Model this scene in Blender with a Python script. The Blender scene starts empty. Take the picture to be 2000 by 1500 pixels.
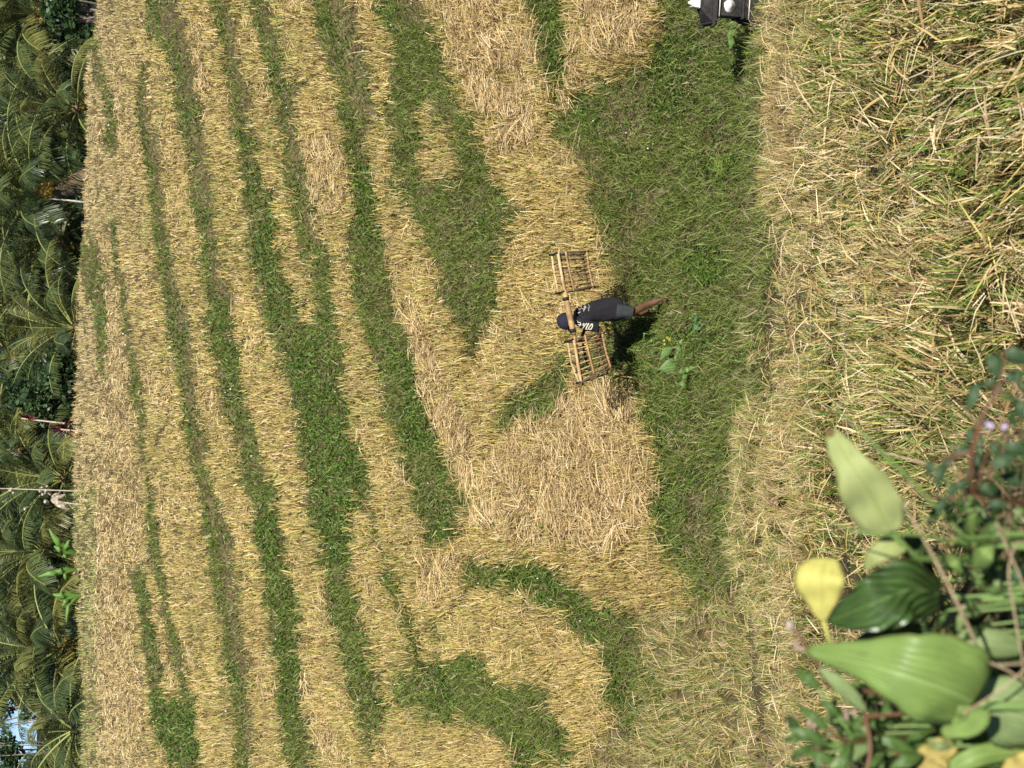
import bpy, bmesh, math, random
import numpy as np
from mathutils import Vector, Matrix, noise as mnoise
from mathutils.bvhtree import BVHTree

rng = np.random.default_rng(7)
random.seed(7)
R = math.radians
sc = bpy.context.scene
C = sc.collection

# ------------------------------------------------------------------ camera
PITCH = math.atan(955 / 3000)
cp, sp = math.cos(PITCH), math.sin(PITCH)
CAMZ = 9.0
FWD = Vector((0, cp, -sp)); DWN = Vector((0, -sp, -cp)); RGT = Vector((1, 0, 0))
cam = bpy.data.cameras.new('camera'); camo = bpy.data.objects.new('camera', cam); C.objects.link(camo)
m = Matrix.Identity(4)
for i in range(3):
    m[i][0] = DWN[i]; m[i][1] = RGT[i]; m[i][2] = -FWD[i]
m[2][3] = CAMZ
camo.matrix_world = m
cam.sensor_width = 36; cam.lens = 54; cam.clip_start = 0.05; cam.clip_end = 2000
cam.dof.use_dof = True; cam.dof.focus_distance = 21.0; cam.dof.aperture_fstop = 6.5
sc.camera = camo

# ------------------------------------------------------------------ light
SUN_EL, SUN_AZ = 40.0, 160.0          # azimuth measured from +Y (view direction) towards +X
w = bpy.data.worlds.new('World'); sc.world = w; w.use_nodes = True
nt = w.node_tree; nt.nodes.clear()
sky = nt.nodes.new('ShaderNodeTexSky'); sky.sky_type = 'NISHITA'; sky.sun_disc = False
sky.sun_elevation = R(SUN_EL); sky.sun_rotation = R(SUN_AZ); sky.air_density = 1.0; sky.dust_density = 0.0; sky.ozone_density = 3.0; sky.altitude = 9000
bg = nt.nodes.new('ShaderNodeBackground'); bg.inputs['Strength'].default_value = 0.07
out = nt.nodes.new('ShaderNodeOutputWorld')
nt.links.new(sky.outputs[0], bg.inputs[0]); nt.links.new(bg.outputs[0], out.inputs[0])
sun = bpy.data.lights.new('sun', 'SUN'); sun.energy = 4.8; sun.angle = R(0.5); sun.color = (1, .965, .90)
suno = bpy.data.objects.new('sun', sun); C.objects.link(suno)
sd = Vector((math.sin(R(SUN_AZ)) * math.cos(R(SUN_EL)), math.cos(R(SUN_AZ)) * math.cos(R(SUN_EL)), math.sin(R(SUN_EL))))
suno.rotation_euler = sd.to_track_quat('Z', 'Y').to_euler()
sc.view_settings.view_transform = 'Standard'; sc.view_settings.look = 'None'
sc.view_settings.exposure = 0.50; sc.view_settings.gamma = 1.0
sc.cycles.max_bounces = 6; sc.cycles.diffuse_bounces = 3; sc.cycles.transmission_bounces = 4

# ------------------------------------------------------------------ helpers
def P(x, y, t):
    """world point seen at photo pixel (x, y) at optical depth t"""
    a = (x - 1000) / 3000; b = (750 - y) / 3000
    return Vector((0, 0, CAMZ)) + t * (FWD + a * DWN + b * RGT)
def J(x, y, Y):
    a = (x - 1000) / 3000
    return P(x, y, Y / (cp - a * sp))
def photo(X, Y, Z):
    t = Y * cp - (Z - CAMZ) * sp
    a = (-Y * sp - (Z - CAMZ) * cp) / t
    return 1000 + 3000 * a, 750 - 3000 * X / t, t

def tag(o, label=None, cat=None, group=None, kind=None):
    if label: o['label'] = label
    if cat: o['category'] = cat
    if group: o['group'] = group
    if kind: o['kind'] = kind
    return o
def empty(name, loc=(0, 0, 0)):
    o = bpy.data.objects.new(name, None); C.objects.link(o); o.location = loc; return o
def link(name, me, mat=None, parent=None, smooth=True):
    o = bpy.data.objects.new(name, me); C.objects.link(o)
    if mat is not None:
        me.materials.clear()
        for q in (mat if isinstance(mat, (list, tuple)) else [mat]): me.materials.append(q)
    if smooth: me.polygons.foreach_set('use_smooth', [True] * len(me.polygons))
    if parent is not None:
        o.parent = parent
        o.location = -Vector(parent.location) if parent.type == 'EMPTY' else (0, 0, 0)
    return o

def np_mesh(name, V, F, cols=None, uv=None, mats=None):
    """V (n,3), F (m,4) quads"""
    me = bpy.data.meshes.new(name)
    n, k = F.shape
    me.vertices.add(len(V)); me.vertices.foreach_set('co', np.ascontiguousarray(V, dtype=np.float32).ravel())
    me.loops.add(n * k); me.loops.foreach_set('vertex_index', np.ascontiguousarray(F, dtype=np.int32).ravel())
    me.polygons.add(n); me.polygons.foreach_set('loop_start', np.arange(0, n * k, k, dtype=np.int32))
    if mats is not None: me.polygons.foreach_set('material_index', np.ascontiguousarray(mats, dtype=np.int32))
    me.update(calc_edges=True)
    if cols is not None:
        a = me.attributes.new('col', 'FLOAT_COLOR', 'POINT')
        if cols.shape[1] == 3: cols = np.hstack([cols, np.ones((len(cols), 1))])
        a.data.foreach_set('color', np.ascontiguousarray(cols, dtype=np.float32).ravel())
    if uv is not None:
        l = me.uv_layers.new(name='uv')
        l.data.foreach_set('uv', np.ascontiguousarray(uv[F.ravel()], dtype=np.float32).ravel())
    return me

def strips(p, tip, bend, side, width, prof, col):
    """blades: rows at s=0..1 : p + tip*s + bend*s^2, half width = side*width*prof"""
    n = len(p); k = len(prof)
    V = np.zeros((n, k, 2, 3))
    for i, wp in enumerate(prof):
        s = i / (k - 1)
        c = p + tip * s + bend * s * s
        h = side * (width * wp * .5)[:, None]
        V[:, i, 0] = c - h; V[:, i, 1] = c + h
    base = (np.arange(n) * k * 2)[:, None]
    Fs = []
    for i in range(k - 1):
        Fs.append(np.stack([base[:, 0] + 2 * i, base[:, 0] + 2 * i + 1, base[:, 0] + 2 * i + 3, base[:, 0] + 2 * i + 2], 1))
    F = np.stack(Fs, 1).reshape(-1, 4)
    cols = np.repeat(col, k * 2, 0)
    return V.reshape(-1, 3), F, cols
def join(parts):
    off = 0; Vs = []; Fs = []; Cs = []
    for V, F, c in parts:
        Vs.append(V); Fs.append(F + off); Cs.append(c); off += len(V)
    return np.vstack(Vs), np.vstack(Fs), np.vstack(Cs)

# ------------------------------------------------------------------ materials
def mat(name, col=(.5, .5, .5), rough=.6, spec=.3, attr=False, trans=0.0, bump=0, bscale=30, var=0, vscale=8, col2=None, metallic=0):
    m = bpy.data.materials.new(name); m.use_nodes = True
    n = m.node_tree; N = n.nodes; L = n.links; b = N['Principled BSDF']; o = N['Material Output']
    b.inputs['Roughness'].default_value = rough; b.inputs['Specular IOR Level'].default_value = spec
    b.inputs['Base Color'].default_value = (*col, 1); b.inputs['Metallic'].default_value = metallic
    src = None
    if attr:
        a = N.new('ShaderNodeAttribute'); a.attribute_name = 'col'; src = a.outputs['Color']
    elif var or col2:
        t = N.new('ShaderNodeTexCoord'); z = N.new('ShaderNodeTexNoise'); z.inputs['Scale'].default_value = vscale; z.inputs['Detail'].default_value = 6
        z.inputs['Roughness'].default_value = .65
        L.new(t.outputs['Object'], z.inputs['Vector'])
        r = N.new('ShaderNodeValToRGB'); r.color_ramp.elements[0].position = .38; r.color_ramp.elements[1].position = .64
        c2 = col2 or tuple(c * (1 - var) for c in col)
        r.color_ramp.elements[0].color = (*c2, 1); r.color_ramp.elements[1].color = (*col, 1)
        L.new(z.outputs[0], r.inputs[0]); src = r.outputs[0]
    if src is not None: L.new(src, b.inputs['Base Color'])
    if bump:
        t = N.new('ShaderNodeTexCoord'); z = N.new('ShaderNodeTexNoise'); z.inputs['Scale'].default_value = bscale; z.inputs['Detail'].default_value = 8
        bp = N.new('ShaderNodeBump'); bp.inputs['Strength'].default_value = bump; bp.inputs['Distance'].default_value = .02
        L.new(t.outputs['Object'], z.inputs['Vector']); L.new(z.outputs[0], bp.inputs['Height']); L.new(bp.outputs[0], b.inputs['Normal'])
    if trans:
        tr = N.new('ShaderNodeBsdfTranslucent'); mx = N.new('ShaderNodeMixShader'); mx.inputs[0].default_value = trans
        tr.inputs[0].default_value = (*col, 1)
        if src is not None: L.new(src, tr.inputs[0])
        L.new(b.outputs[0], mx.inputs[1]); L.new(tr.outputs[0], mx.inputs[2]); L.new(mx.outputs[0], o.inputs[0])
    return m
M_blade = mat('blades', attr=True, rough=.5, spec=.3, trans=.3)
M_straw = mat('straw', attr=True, rough=.6, spec=.25, trans=.12)
M_soil = mat('soil', (.19, .15, .075), .95, .1, bump=.8, bscale=9, col2=(.08, .065, .03), vscale=3)

def leafmat(name, col, vein, rough=.35, trans=.3, nv=9, blotch=.2, spec=.5, col2=None, par=False):
    """leaf with parallel veins from the uv map (u along, v across)"""
    m = bpy.data.materials.new(name); m.use_nodes = True
    n = m.node_tree; N = n.nodes; L = n.links; b = N['Principled BSDF']; o = N['Material Output']
    b.inputs['Roughness'].default_value = rough; b.inputs['Specular IOR Level'].default_value = spec
    uv = N.new('ShaderNodeUVMap'); uv.uv_map = 'uv'; s = N.new('ShaderNodeSeparateXYZ'); L.new(uv.outputs[0], s.inputs[0])
    a = N.new('ShaderNodeMath'); a.operation = 'SUBTRACT'; a.inputs[1].default_value = .5; L.new(s.outputs[1], a.inputs[0])
    ab = N.new('ShaderNodeMath'); ab.operation = 'ABSOLUTE'; L.new(a.outputs[0], ab.inputs[0])
    mid = N.new('ShaderNodeMath'); mid.operation = 'LESS_THAN'; mid.inputs[1].default_value = .02; L.new(ab.outputs[0], mid.inputs[0])
    # side veins: sin((across*k + along)*nv)
    k = N.new('ShaderNodeMath'); k.operation = 'MULTIPLY_ADD'; k.inputs[1].default_value = 1.6 if par else -1.1; L.new(ab.outputs[0], k.inputs[0])
    wv = N.new('ShaderNodeTexNoise'); wv.inputs['Scale'].default_value = 2.5; L.new(uv.outputs[0], wv.inputs['Vector'])
    wm = N.new('ShaderNodeMath'); wm.operation = 'MULTIPLY_ADD'; wm.inputs[1].default_value = .10; L.new(wv.outputs[0], wm.inputs[0])
    if par: wm.inputs[2].default_value = 0
    else: L.new(s.outputs[0], wm.inputs[2])
    L.new(wm.outputs[0], k.inputs[2])
    f = N.new('ShaderNodeMath'); f.operation = 'MULTIPLY'; f.inputs[1].default_value = nv * 6.283; L.new(k.outputs[0], f.inputs[0])
    sn = N.new('ShaderNodeMath'); sn.operation = 'SINE'; L.new(f.outputs[0], sn.inputs[0])
    z = N.new('ShaderNodeTexNoise'); z.inputs['Scale'].default_value = 5; z.inputs['Detail'].default_value = 5; L.new(uv.outputs[0], z.inputs['Vector'])
    mixn = N.new('ShaderNodeMix'); mixn.data_type = 'RGBA'
    r = N.new('ShaderNodeMapRange'); r.inputs[1].default_value = .4; r.inputs[2].default_value = .65; L.new(z.outputs[0], r.inputs[0])
    L.new(r.outputs[0], mixn.inputs['Factor'])
    c2 = col2 or tuple(c * (1 - blotch) for c in col)
    mixn.inputs['A'].default_value = (*c2, 1); mixn.inputs['B'].default_value = (*col, 1)
    v1 = N.new('ShaderNodeMapRange'); v1.inputs[1].default_value = .86; v1.inputs[2].default_value = 1; v1.inputs[4].default_value = .3; L.new(sn.outputs[0], v1.inputs[0])
    mx0 = N.new('ShaderNodeMath'); mx0.operation = 'MAXIMUM'; L.new(v1.outputs[0], mx0.inputs[0]); L.new(mid.outputs[0], mx0.inputs[1])
    mv = N.new('ShaderNodeMix'); mv.data_type = 'RGBA'; L.new(mx0.outputs[0], mv.inputs['Factor']); L.new(mixn.outputs['Result'], mv.inputs['A']); mv.inputs['B'].default_value = (*vein, 1)
    ed = N.new('ShaderNodeMath'); ed.operation = 'MULTIPLY_ADD'; ed.inputs[1].default_value = .10; L.new(z.outputs[0], ed.inputs[0]); L.new(ab.outputs[0], ed.inputs[2])
    eg = N.new('ShaderNodeMapRange'); eg.inputs[1].default_value = .535; eg.inputs[2].default_value = .56; L.new(ed.outputs[0], eg.inputs[0])
    z2 = N.new('ShaderNodeTexNoise'); z2.inputs['Scale'].default_value = 11; z2.inputs['Detail'].default_value = 3; L.new(uv.outputs[0], z2.inputs['Vector'])
    sp_ = N.new('ShaderNodeMapRange'); sp_.inputs[1].default_value = .70; sp_.inputs[2].default_value = .74; L.new(z2.outputs[0], sp_.inputs[0])
    em = N.new('ShaderNodeMath'); em.operation = 'MAXIMUM'; L.new(eg.outputs[0], em.inputs[0]); L.new(sp_.outputs[0], em.inputs[1])
    m2 = N.new('ShaderNodeMix'); m2.data_type = 'RGBA'; L.new(em.outputs[0], m2.inputs['Factor']); L.new(mv.outputs['Result'], m2.inputs['A']); m2.inputs['B'].default_value = (.16, .10, .04, 1)
    mv = m2
    L.new(mv.outputs['Result'], b.inputs['Base Color'])
    bp = N.new('ShaderNodeBump'); bp.inputs['Strength'].default_value = .25; bp.inputs['Distance'].default_value = .002; L.new(sn.outputs[0], bp.inputs['Height']); L.new(bp.outputs[0], b.inputs['Normal'])
    tr = N.new('ShaderNodeBsdfTranslucent'); mx = N.new('ShaderNodeMixShader'); mx.inputs[0].default_value = trans
    L.new(mv.outputs['Result'], tr.inputs[0]); L.new(b.outputs[0], mx.inputs[1]); L.new(tr.outputs[0], mx.inputs[2]); L.new(mx.outputs[0], o.inputs[0])
    return m

# ------------------------------------------------------------------ where grass banks and stubble treads lie
# each band: (y, x0, x1) in photo pixels, used only to find the real ground position of every bank
BANDS = [
 [(60,184,190),(100,181,198),(133,181,208),(167,190,215),(200,207,227),(250,214,236),(285,200,233),(300,222,232)],
 [(427,217,230),(500,222,236),(550,233,250),(600,240,253),(650,247,260),(700,257,270),(767,260,283),(833,273,290),(883,280,293),(933,287,297),(1000,291,309),(1067,293,323),(1133,307,332),(1200,323,343),(1267,330,363),(1317,347,370),(1360,360,377)],
 [(1362,300,385),(1400,297,387),(1433,307,390),(1467,317,397),(1500,330,397)],
 [(1110,260,290),(1167,270,297),(1233,277,307),(1300,287,320),(1367,297,330),(1400,300,387)],
 [(465,160,193),(500,157,197),(533,160,210),(567,167,212),(617,187,213),(667,193,213),(733,200,215),(747,203,213)],
 [(0,287,360),(50,293,370),(66,303,372),(100,322,377),(167,340,393),(217,347,403),(283,363,407),(333,372,420),(400,377,427),(467,390,433),(500,396,437),(567,403,453),(617,407,460),(667,407,473),(733,423,483),(800,440,500),(850,457,510),(900,470,530),(950,480,550),(1000,496,557),(1067,507,567),(1133,515,583),(1200,530,590),(1267,533,597),(1333,540,603),(1400,553,613),(1500,557,630)],
 [(40,290,302),(100,294,299),(133,277,295),(167,270,293),(200,265,290),(233,267,297),(267,277,315),(317,287,323),(367,293,320),(433,300,330),(500,310,342),(567,318,360),(617,330,377),(667,333,377),(733,350,387),(800,357,393),(867,363,407),(917,377,417),(1000,395,438),(1067,410,463),(1133,417,467),(1200,433,480),(1267,442,487),(1317,447,500),(1367,457,500),(1433,463,507),(1500,467,507)],
 [(0,413,457),(67,427,473),(133,440,480),(200,453,500),(267,467,503),(333,473,517),(400,480,543),(500,495,550),(567,507,577),(633,520,603),(667,537,640)],
 [(0,490,540),(67,507,553),(133,523,577),(200,540,593),(267,550,597),(333,560,607),(400,567,623),(450,578,636),(500,597,655),(567,612,662),(633,622,667),(667,540,677)],
 [(665,537,677),(733,563,683),(783,577,693),(833,590,703),(900,598,723),(950,603,735),(1000,609,690),(1067,630,697),(1133,637,703),(1200,650,710),(1267,663,733),(1333,680,763),(1400,693,773),(1467,730,747)],
 [(955,700,736),(1000,733,747),(1067,738,753),(1100,750,777),(1133,760,793),(1200,783,807),(1250,800,830),(1293,810,840)],
 [(0,613,700),(67,627,717),(133,647,730),(200,663,743),(250,677,743),(300,680,730),(367,683,743),(417,700,750),(460,680,762),(500,680,769),(567,690,777),(633,703,797),(700,723,823),(767,747,840),(833,773,857),(900,787,883),(950,800,913),(1000,818,937),(1050,830,910),(1087,855,880)],
 [(0,740,827),(50,760,863),(100,767,873),(133,777,878),(200,757,875),(215,757,822),(267,768,833),(333,767,833),(350,767,990),(367,768,993),(400,800,1010),(450,833,1027),(500,848,1000),(567,870,993),(633,893,967),(667,910,953),(713,927,937)],
 [(130,845,883),(200,850,917),(233,852,937),(283,893,953),(333,907,977),(352,900,990)],
 [(0,1030,1105),(50,1040,1127),(100,1060,1133),(150,1070,1127),(200,1077,1103),(235,1085,1100)],
 [(0,1300,1463),(67,1293,1463),(117,1273,1463),(143,1183,1463),(183,1143,1463),(233,1093,1465),(283,1080,1467),(300,1130,1467),(350,1157,1468),(400,1163,1470),(467,1180,1472),(500,1188,1472),(553,1221,1460),(600,1205,1455),(633,1184,1450),(660,1175,1450),(690,1150,1450),(702,1130,1450),(740,1140,1450),(742,1228,1450),(780,1258,1446),(820,1262,1408),(840,1266,1400),(880,1290,1388),(980,1282,1408),(1060,1286,1420),(1100,1314,1426),(1140,1350,1395),(1176,1375,1385)],
 [(700,1090,1190),(716,1093,1140),(740,1045,1128),(767,1000,1118),(800,983,1105),(830,977,1078),(840,980,1000)],
]
POLYS = [
 [(915,1110),(925,1085),(985,1090),(1015,1075),(1050,1080),(1060,1100),(1110,1120),(1140,1150),(1195,1160),(1230,1185),(1250,1215),(1262,1290),(1300,1350),(1290,1420),(1220,1430),(1190,1380),(1186,1300),(1178,1262),(1130,1240),(1110,1215),(1100,1195),(1030,1175),(960,1160),(915,1150)],
 [(778,1300),(800,1300),(860,1290),(925,1275),(965,1290),(970,1322),(1040,1330),(1070,1350),(1100,1375),(1125,1440),(1130,1500),(1010,1500),(990,1450),(960,1410),(900,1415),(835,1400),(790,1370),(770,1340)],
 [(840,1225),(850,1205),(877,1190),(905,1160),(920,1150),(915,1175),(880,1205),(870,1245),(850,1250)],
]
FALLEN = [  # cut straw lying in heaps
 [(985,850),(1060,810),(1110,760),(1140,735),(1220,760),(1260,820),(1285,900),(1285,1000),(1230,1080),(1100,1070),(1000,1040),(930,1040),(960,930)],
 [(860,0),(1000,0),(1060,120),(1070,250),(1050,290),(990,290),(960,220),(930,190),(880,60)],
 [(1150,0),(1290,0),(1260,110),(1190,125),(1150,80),(1140,200),(1110,210),(1125,90)],
 [(205,560),(255,560),(270,900),(295,1060),(300,1100),(255,1100),(300,1500),(240,1500),(190,1300),(200,900)],
 [(600,270),(690,280),(690,390),(640,460),(620,400)],
 [(770,540),(830,600),(880,720),(940,860),(950,960),(900,960),(860,860),(830,730),(790,640)],
 [(840,1060),(920,1080),(905,1150),(850,1200),(830,1180)],
 [(330,1270),(352,1270),(368,1340),(350,1350)], [(590,1250),(640,1400),(700,1480),(660,1500),(600,1380)],
 [(380,30),(400,30),(420,270),(400,270),(385,120)], [(225,90),(240,90),(248,240),(232,240)],
]
def inpoly(poly, x, y):
    r = np.zeros(x.shape, bool); n = len(poly)
    for i in range(n):
        x1, y1 = poly[i]; x2, y2 = poly[(i + 1) % n]
        if y1 == y2: continue
        c = ((y1 > y) != (y2 > y)) & (x < (x2 - x1) * (y - y1) / (y2 - y1) + x1)
        r ^= c
    return r
GX = np.arange(100, 2300, 4.0); GY = np.arange(0, 1501, 4.0)
mx_, my_ = np.meshgrid(GX, GY, indexing='ij')
G_grass = np.zeros(mx_.shape, bool)
BANDS[15] = [(y_, a_, b_ + (45 if y_ < 1150 else 10)) for y_, a_, b_ in BANDS[15]]
for b in BANDS:
    G_grass |= inpoly([(x0, y) for y, x0, x1 in b] + [(x1, y) for y, x0, x1 in reversed(b)], mx_, my_)
for b in POLYS: G_grass |= inpoly(b, mx_, my_)
G_fall = np.zeros(mx_.shape, bool)
for b in FALLEN: G_fall |= inpoly(b, mx_, my_)
G_fall &= ~G_grass
fore_b = np.interp(GY, [0,233,467,540,700,780,830,1000,1100,1150,1176,1200,1260,1330,1400,1500],
                       [1500,1490,1490,1482,1478,1474,1436,1440,1452,1415,1340,1262,1256,1250,1205,1135])
G_fore = mx_ > fore_b[None, :]
G_fore &= ~(G_grass & (my_ < 1180))
G_dry = np.zeros(mx_.shape, bool)
for bi, ymax in ((5, 620), (6, 1500), (7, 330), (8, 520), (11, 330), (12, 60)):
    b = [q_ for q_ in BANDS[bi] if q_[0] <= ymax]
    G_dry |= inpoly([(x0 + .38 * (x1 - x0), y) for y, x0, x1 in b] + [(x1, y) for y, x0, x1 in reversed(b)], mx_, my_)
for b in ([(1200, 180), (1270, 150), (1275, 260), (1220, 290), (1160, 260)], [(1235, 380), (1300, 340), (1290, 430), (1240, 480), (1215, 470)], [(1395, 180), (1435, 200), (1430, 300), (1400, 320), (1385, 260)], [(1330, 960), (1400, 950), (1400, 1120), (1340, 1080)]):
    G_dry |= inpoly(b, mx_, my_)
G_dark = np.zeros(mx_.shape, bool)
for b in ([(475, 310), (540, 340), (585, 560), (640, 700), (700, 740), (722, 1000), (700, 1110), (640, 1110), (600, 900), (560, 700), (500, 520)], [(570, 340), (615, 350), (650, 500), (610, 520)], [(690, 310), (740, 330), (765, 480), (700, 470)], [(780, 680), (840, 700), (880, 900), (800, 880)],
          [(300, 1365), (392, 1365), (395, 1500), (330, 1500)], [(410, 630), (475, 640), (500, 850), (450, 850)], [(1060, 20), (1125, 20), (1120, 180), (1075, 200)], [(505, 1000), (560, 1000), (600, 1400), (560, 1450)], [(1280, 760), (1310, 900), (1330, 1100), (1290, 1080), (1265, 850)], [(940, 1090), (1040, 1090), (1150, 1180), (1200, 1250), (1180, 1260), (1030, 1160), (930, 1140)]):
    G_dark |= inpoly(b, mx_, my_)
def look(G, x, y):
    y = np.abs(y); y = np.where(y > 1500, 3000 - y, y)
    i = np.clip(((x - 100) / 4 + .5).astype(int), 0, G.shape[0] - 1); j = np.clip((y / 4 + .5).astype(int), 0, G.shape[1] - 1)
    return G[i, j]

# value noise in photo or world space
def vnoise(x, y, s, seed=0):
    x = np.asarray(x) / s + 100 + seed * 17.3; y = np.asarray(y) / s + 100 + seed * 9.1
    xi = np.floor(x).astype(np.int64); yi = np.floor(y).astype(np.int64); fx = x - xi; fy = y - yi
    fx = fx * fx * (3 - 2 * fx); fy = fy * fy * (3 - 2 * fy)
    def h(a, b):
        v = np.sin((a * 127.1 + b * 311.7 + seed * 74.7)) * 43758.5453
        return v - np.floor(v)
    return (h(xi, yi) * (1 - fx) + h(xi + 1, yi) * fx) * (1 - fy) + (h(xi, yi + 1) * (1 - fx) + h(xi + 1, yi + 1) * fx) * fy

# ------------------------------------------------------------------ terrain
edge_y = [-300, 0, 50, 100, 133, 150, 200, 300, 380, 450, 500, 560, 620, 700, 800, 900, 1000, 1100, 1200, 1300, 1400, 1500, 1800]
edge_x = [196, 192, 187, 180, 170, 167, 171, 170, 163, 165, 157, 150, 146, 143, 144, 140, 138, 144, 150, 150, 150, 148, 150]
X0, DX, NX = 150.0, 5.0, 430
Y0, DY, NY = -780.0, 6.0, 511
gx = X0 + DX * np.arange(NX); gy = Y0 + DY * np.arange(NY)
NGX, NGY = np.meshgrid(gx, gy, indexing='ij')
def actual(X, y):
    return X + (np.interp(y, edge_y, edge_x) - 150) * np.clip((400 - X) / 250, 0, 1)
AX = actual(NGX, NGY)
def ray(x):
    a = (x - 1000) / 3000; return cp - a * sp, -(sp + a * cp)
def zprof_from_x(x):
    dy, dz = ray(x); s = dz / dy
    # uphill beyond the path : z = .165 (Y-20.7)
    Yh = (9 + .165 * 20.7) / (.165 - s); zh = .165 * (Yh - 20.7)
    sf = -.338; Yf = (9 - (.0 - sf * 18.2)) / (sf - s); zf = .0 + sf * (Yf - 18.2)
    z = np.where(Yh > 20.7, zh, 0.0)
    return np.where((Yf < 18.2) & (Yf > 0), zf, z)
Zb = zprof_from_x(AX)
cls = look(G_grass, AX, NGY)
tau = -ray(AX)[1] / ray(AX)[0]; kk_ = .74 * (.165 + tau) / .165
wgr = np.clip((1 - .45 * kk_) / .55 / kk_, .06, .8)
wgt = np.where(cls, wgr, 1.0)
wgt = np.where(AX > 1300, .15, wgt)
dep = np.maximum(np.degrees(np.arctan(-ray(AX)[1] / ray(AX)[0])), 1.5)
lam = (1 / 700.) * (1 + (9 / dep) ** 2)
lam = np.where(AX > 1420, .05, lam)
wx = .5 * (wgt[1:] + wgt[:-1]); wy = .5 * (wgt[:, 1:] + wgt[:, :-1])
# steep banks: harmonic-like mean in the uphill direction
wx = np.minimum(wgt[1:], wgt[:-1])
Z = Zb.copy()
for it in range(700):
    num = lam * Zb; den = lam.copy()
    num[1:] += wx * Z[:-1]; den[1:] += wx
    num[:-1] += wx * Z[1:]; den[:-1] += wx
    num[:, 1:] += wy * Z[:, :-1]; den[:, 1:] += wy
    num[:, :-1] += wy * Z[:, 1:]; den[:, :-1] += wy
    Z = num / den
def world_of(X, y, z):
    x = actual(X, y); dy, dz = ray(x); t = (z - CAMZ) / dz
    return np.stack([t * (750 - y) / 3000, t * dy, z], -1), t
PW, _ = world_of(NGX, NGY, Z)
Zn = Z + .05 * (vnoise(PW[..., 0], PW[..., 1], .9, 1) - .5) + .10 * (vnoise(PW[..., 0], PW[..., 1], 2.3, 2) - .5) * np.where(AX > 1000, 1, .4)
# never let the surface fold back over itself
def zat(X, y):
    fi = np.clip((X - X0) / DX, 0, NX - 1.001); fj = np.clip((y - Y0) / DY, 0, NY - 1.001)
    i = fi.astype(int); j = fj.astype(int); a = fi - i; b = fj - j
    return (Zn[i, j] * (1 - a) + Zn[i + 1, j] * a) * (1 - b) + (Zn[i, j + 1] * (1 - a) + Zn[i + 1, j + 1] * a) * b
def ground(X, y):
    z = zat(X, y); p, t = world_of(X, y, z); return p, t
V, _ = world_of(NGX, NGY, Zn)
# back of the hill: rows beyond the far edge going down into the palm grove
back = []
for dY, dzz in ((1.5, -.15), (4, -1.2), (9, -4), (16, -6.2)):
    r = V[0].copy(); r[:, 1] += dY; r[:, 2] = np.maximum(r[:, 2] + dzz, -.3); r[:, 0] *= (1 + dY / 60); back.append(r)
VV = np.concatenate([np.stack(back[::-1]), V], 0)
nr = VV.shape[0]
idx = np.arange(nr * NY).reshape(nr, NY)
F = np.stack([idx[:-1, :-1], idx[1:, :-1], idx[1:, 1:], idx[:-1, 1:]], -1).reshape(-1, 4)
terr = link('terraced_ground', np_mesh('terraced_ground', VV.reshape(-1, 3), F), M_soil)
tag(terr, kind='structure')
g = 900
big = link('ground', np_mesh('ground', np.array([[-g, -60, -.8], [g, -60, -.8], [g, 1200, -.8], [-g, 1200, -.8]], float), np.array([[0, 1, 2, 3]])),
           mat('valley_floor', (.05, .065, .025), .95, .1, col2=(.03, .035, .016), vscale=.4))
tag(big, kind='structure')

# ------------------------------------------------------------------ blades
def rnd(n, a=0., b=1.): return rng.uniform(a, b, n)
def palette(cols, w, n, jit=.12):
    cols = np.array(cols); i = rng.choice(len(cols), n, p=np.array(w) / sum(w))
    return np.clip(cols[i] * (1 + rng.normal(0, jit, (n, 1))), .005, 1)
def sides(d, n, spread=math.pi):
    """random vector perpendicular to direction d"""
    a = rnd(n, -spread / 2, spread / 2)
    u = np.cross(d, np.array([0, 1., 0])); u /= np.linalg.norm(u, axis=1)[:, None] + 1e-9
    v = np.cross(d, u); v /= np.linalg.norm(v, axis=1)[:, None] + 1e-9
    return u * np.cos(a)[:, None] + v * np.sin(a)[:, None]
STRAW = [(.66, .50, .235), (.58, .42, .165), (.56, .46, .14), (.40, .33, .10), (.24, .14, .06), (.76, .61, .36)]
FELLED = [(.70, .53, .27), (.60, .44, .20), (.76, .62, .38), (.32, .21, .10)]
GREEN = [(.215, .285, .06), (.29, .355, .085), (.135, .205, .038), (.33, .38, .13), (.42, .40, .19)]
DARKG = [(.12, .21, .035), (.17, .27, .05), (.075, .135, .024), (.22, .33, .075)]

def sample(n, xmin, xmax, cond):
    X = rnd(n, xmin, xmax); y = rnd(n, -420, 1920)
    xa = actual(X, y); q_ = np.clip((xa - 150) / 400, .3, 1); jx = xa + rng.normal(0, 6, n) * q_ + 20 * q_ * (vnoise(xa, y, 24, 61) - .5); jy = y + rng.normal(0, 9, n) + 34 * q_ * (vnoise(xa, y, 30, 62) - .5)
    k = cond(jx, jy)
    return X[k], y[k]

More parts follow.
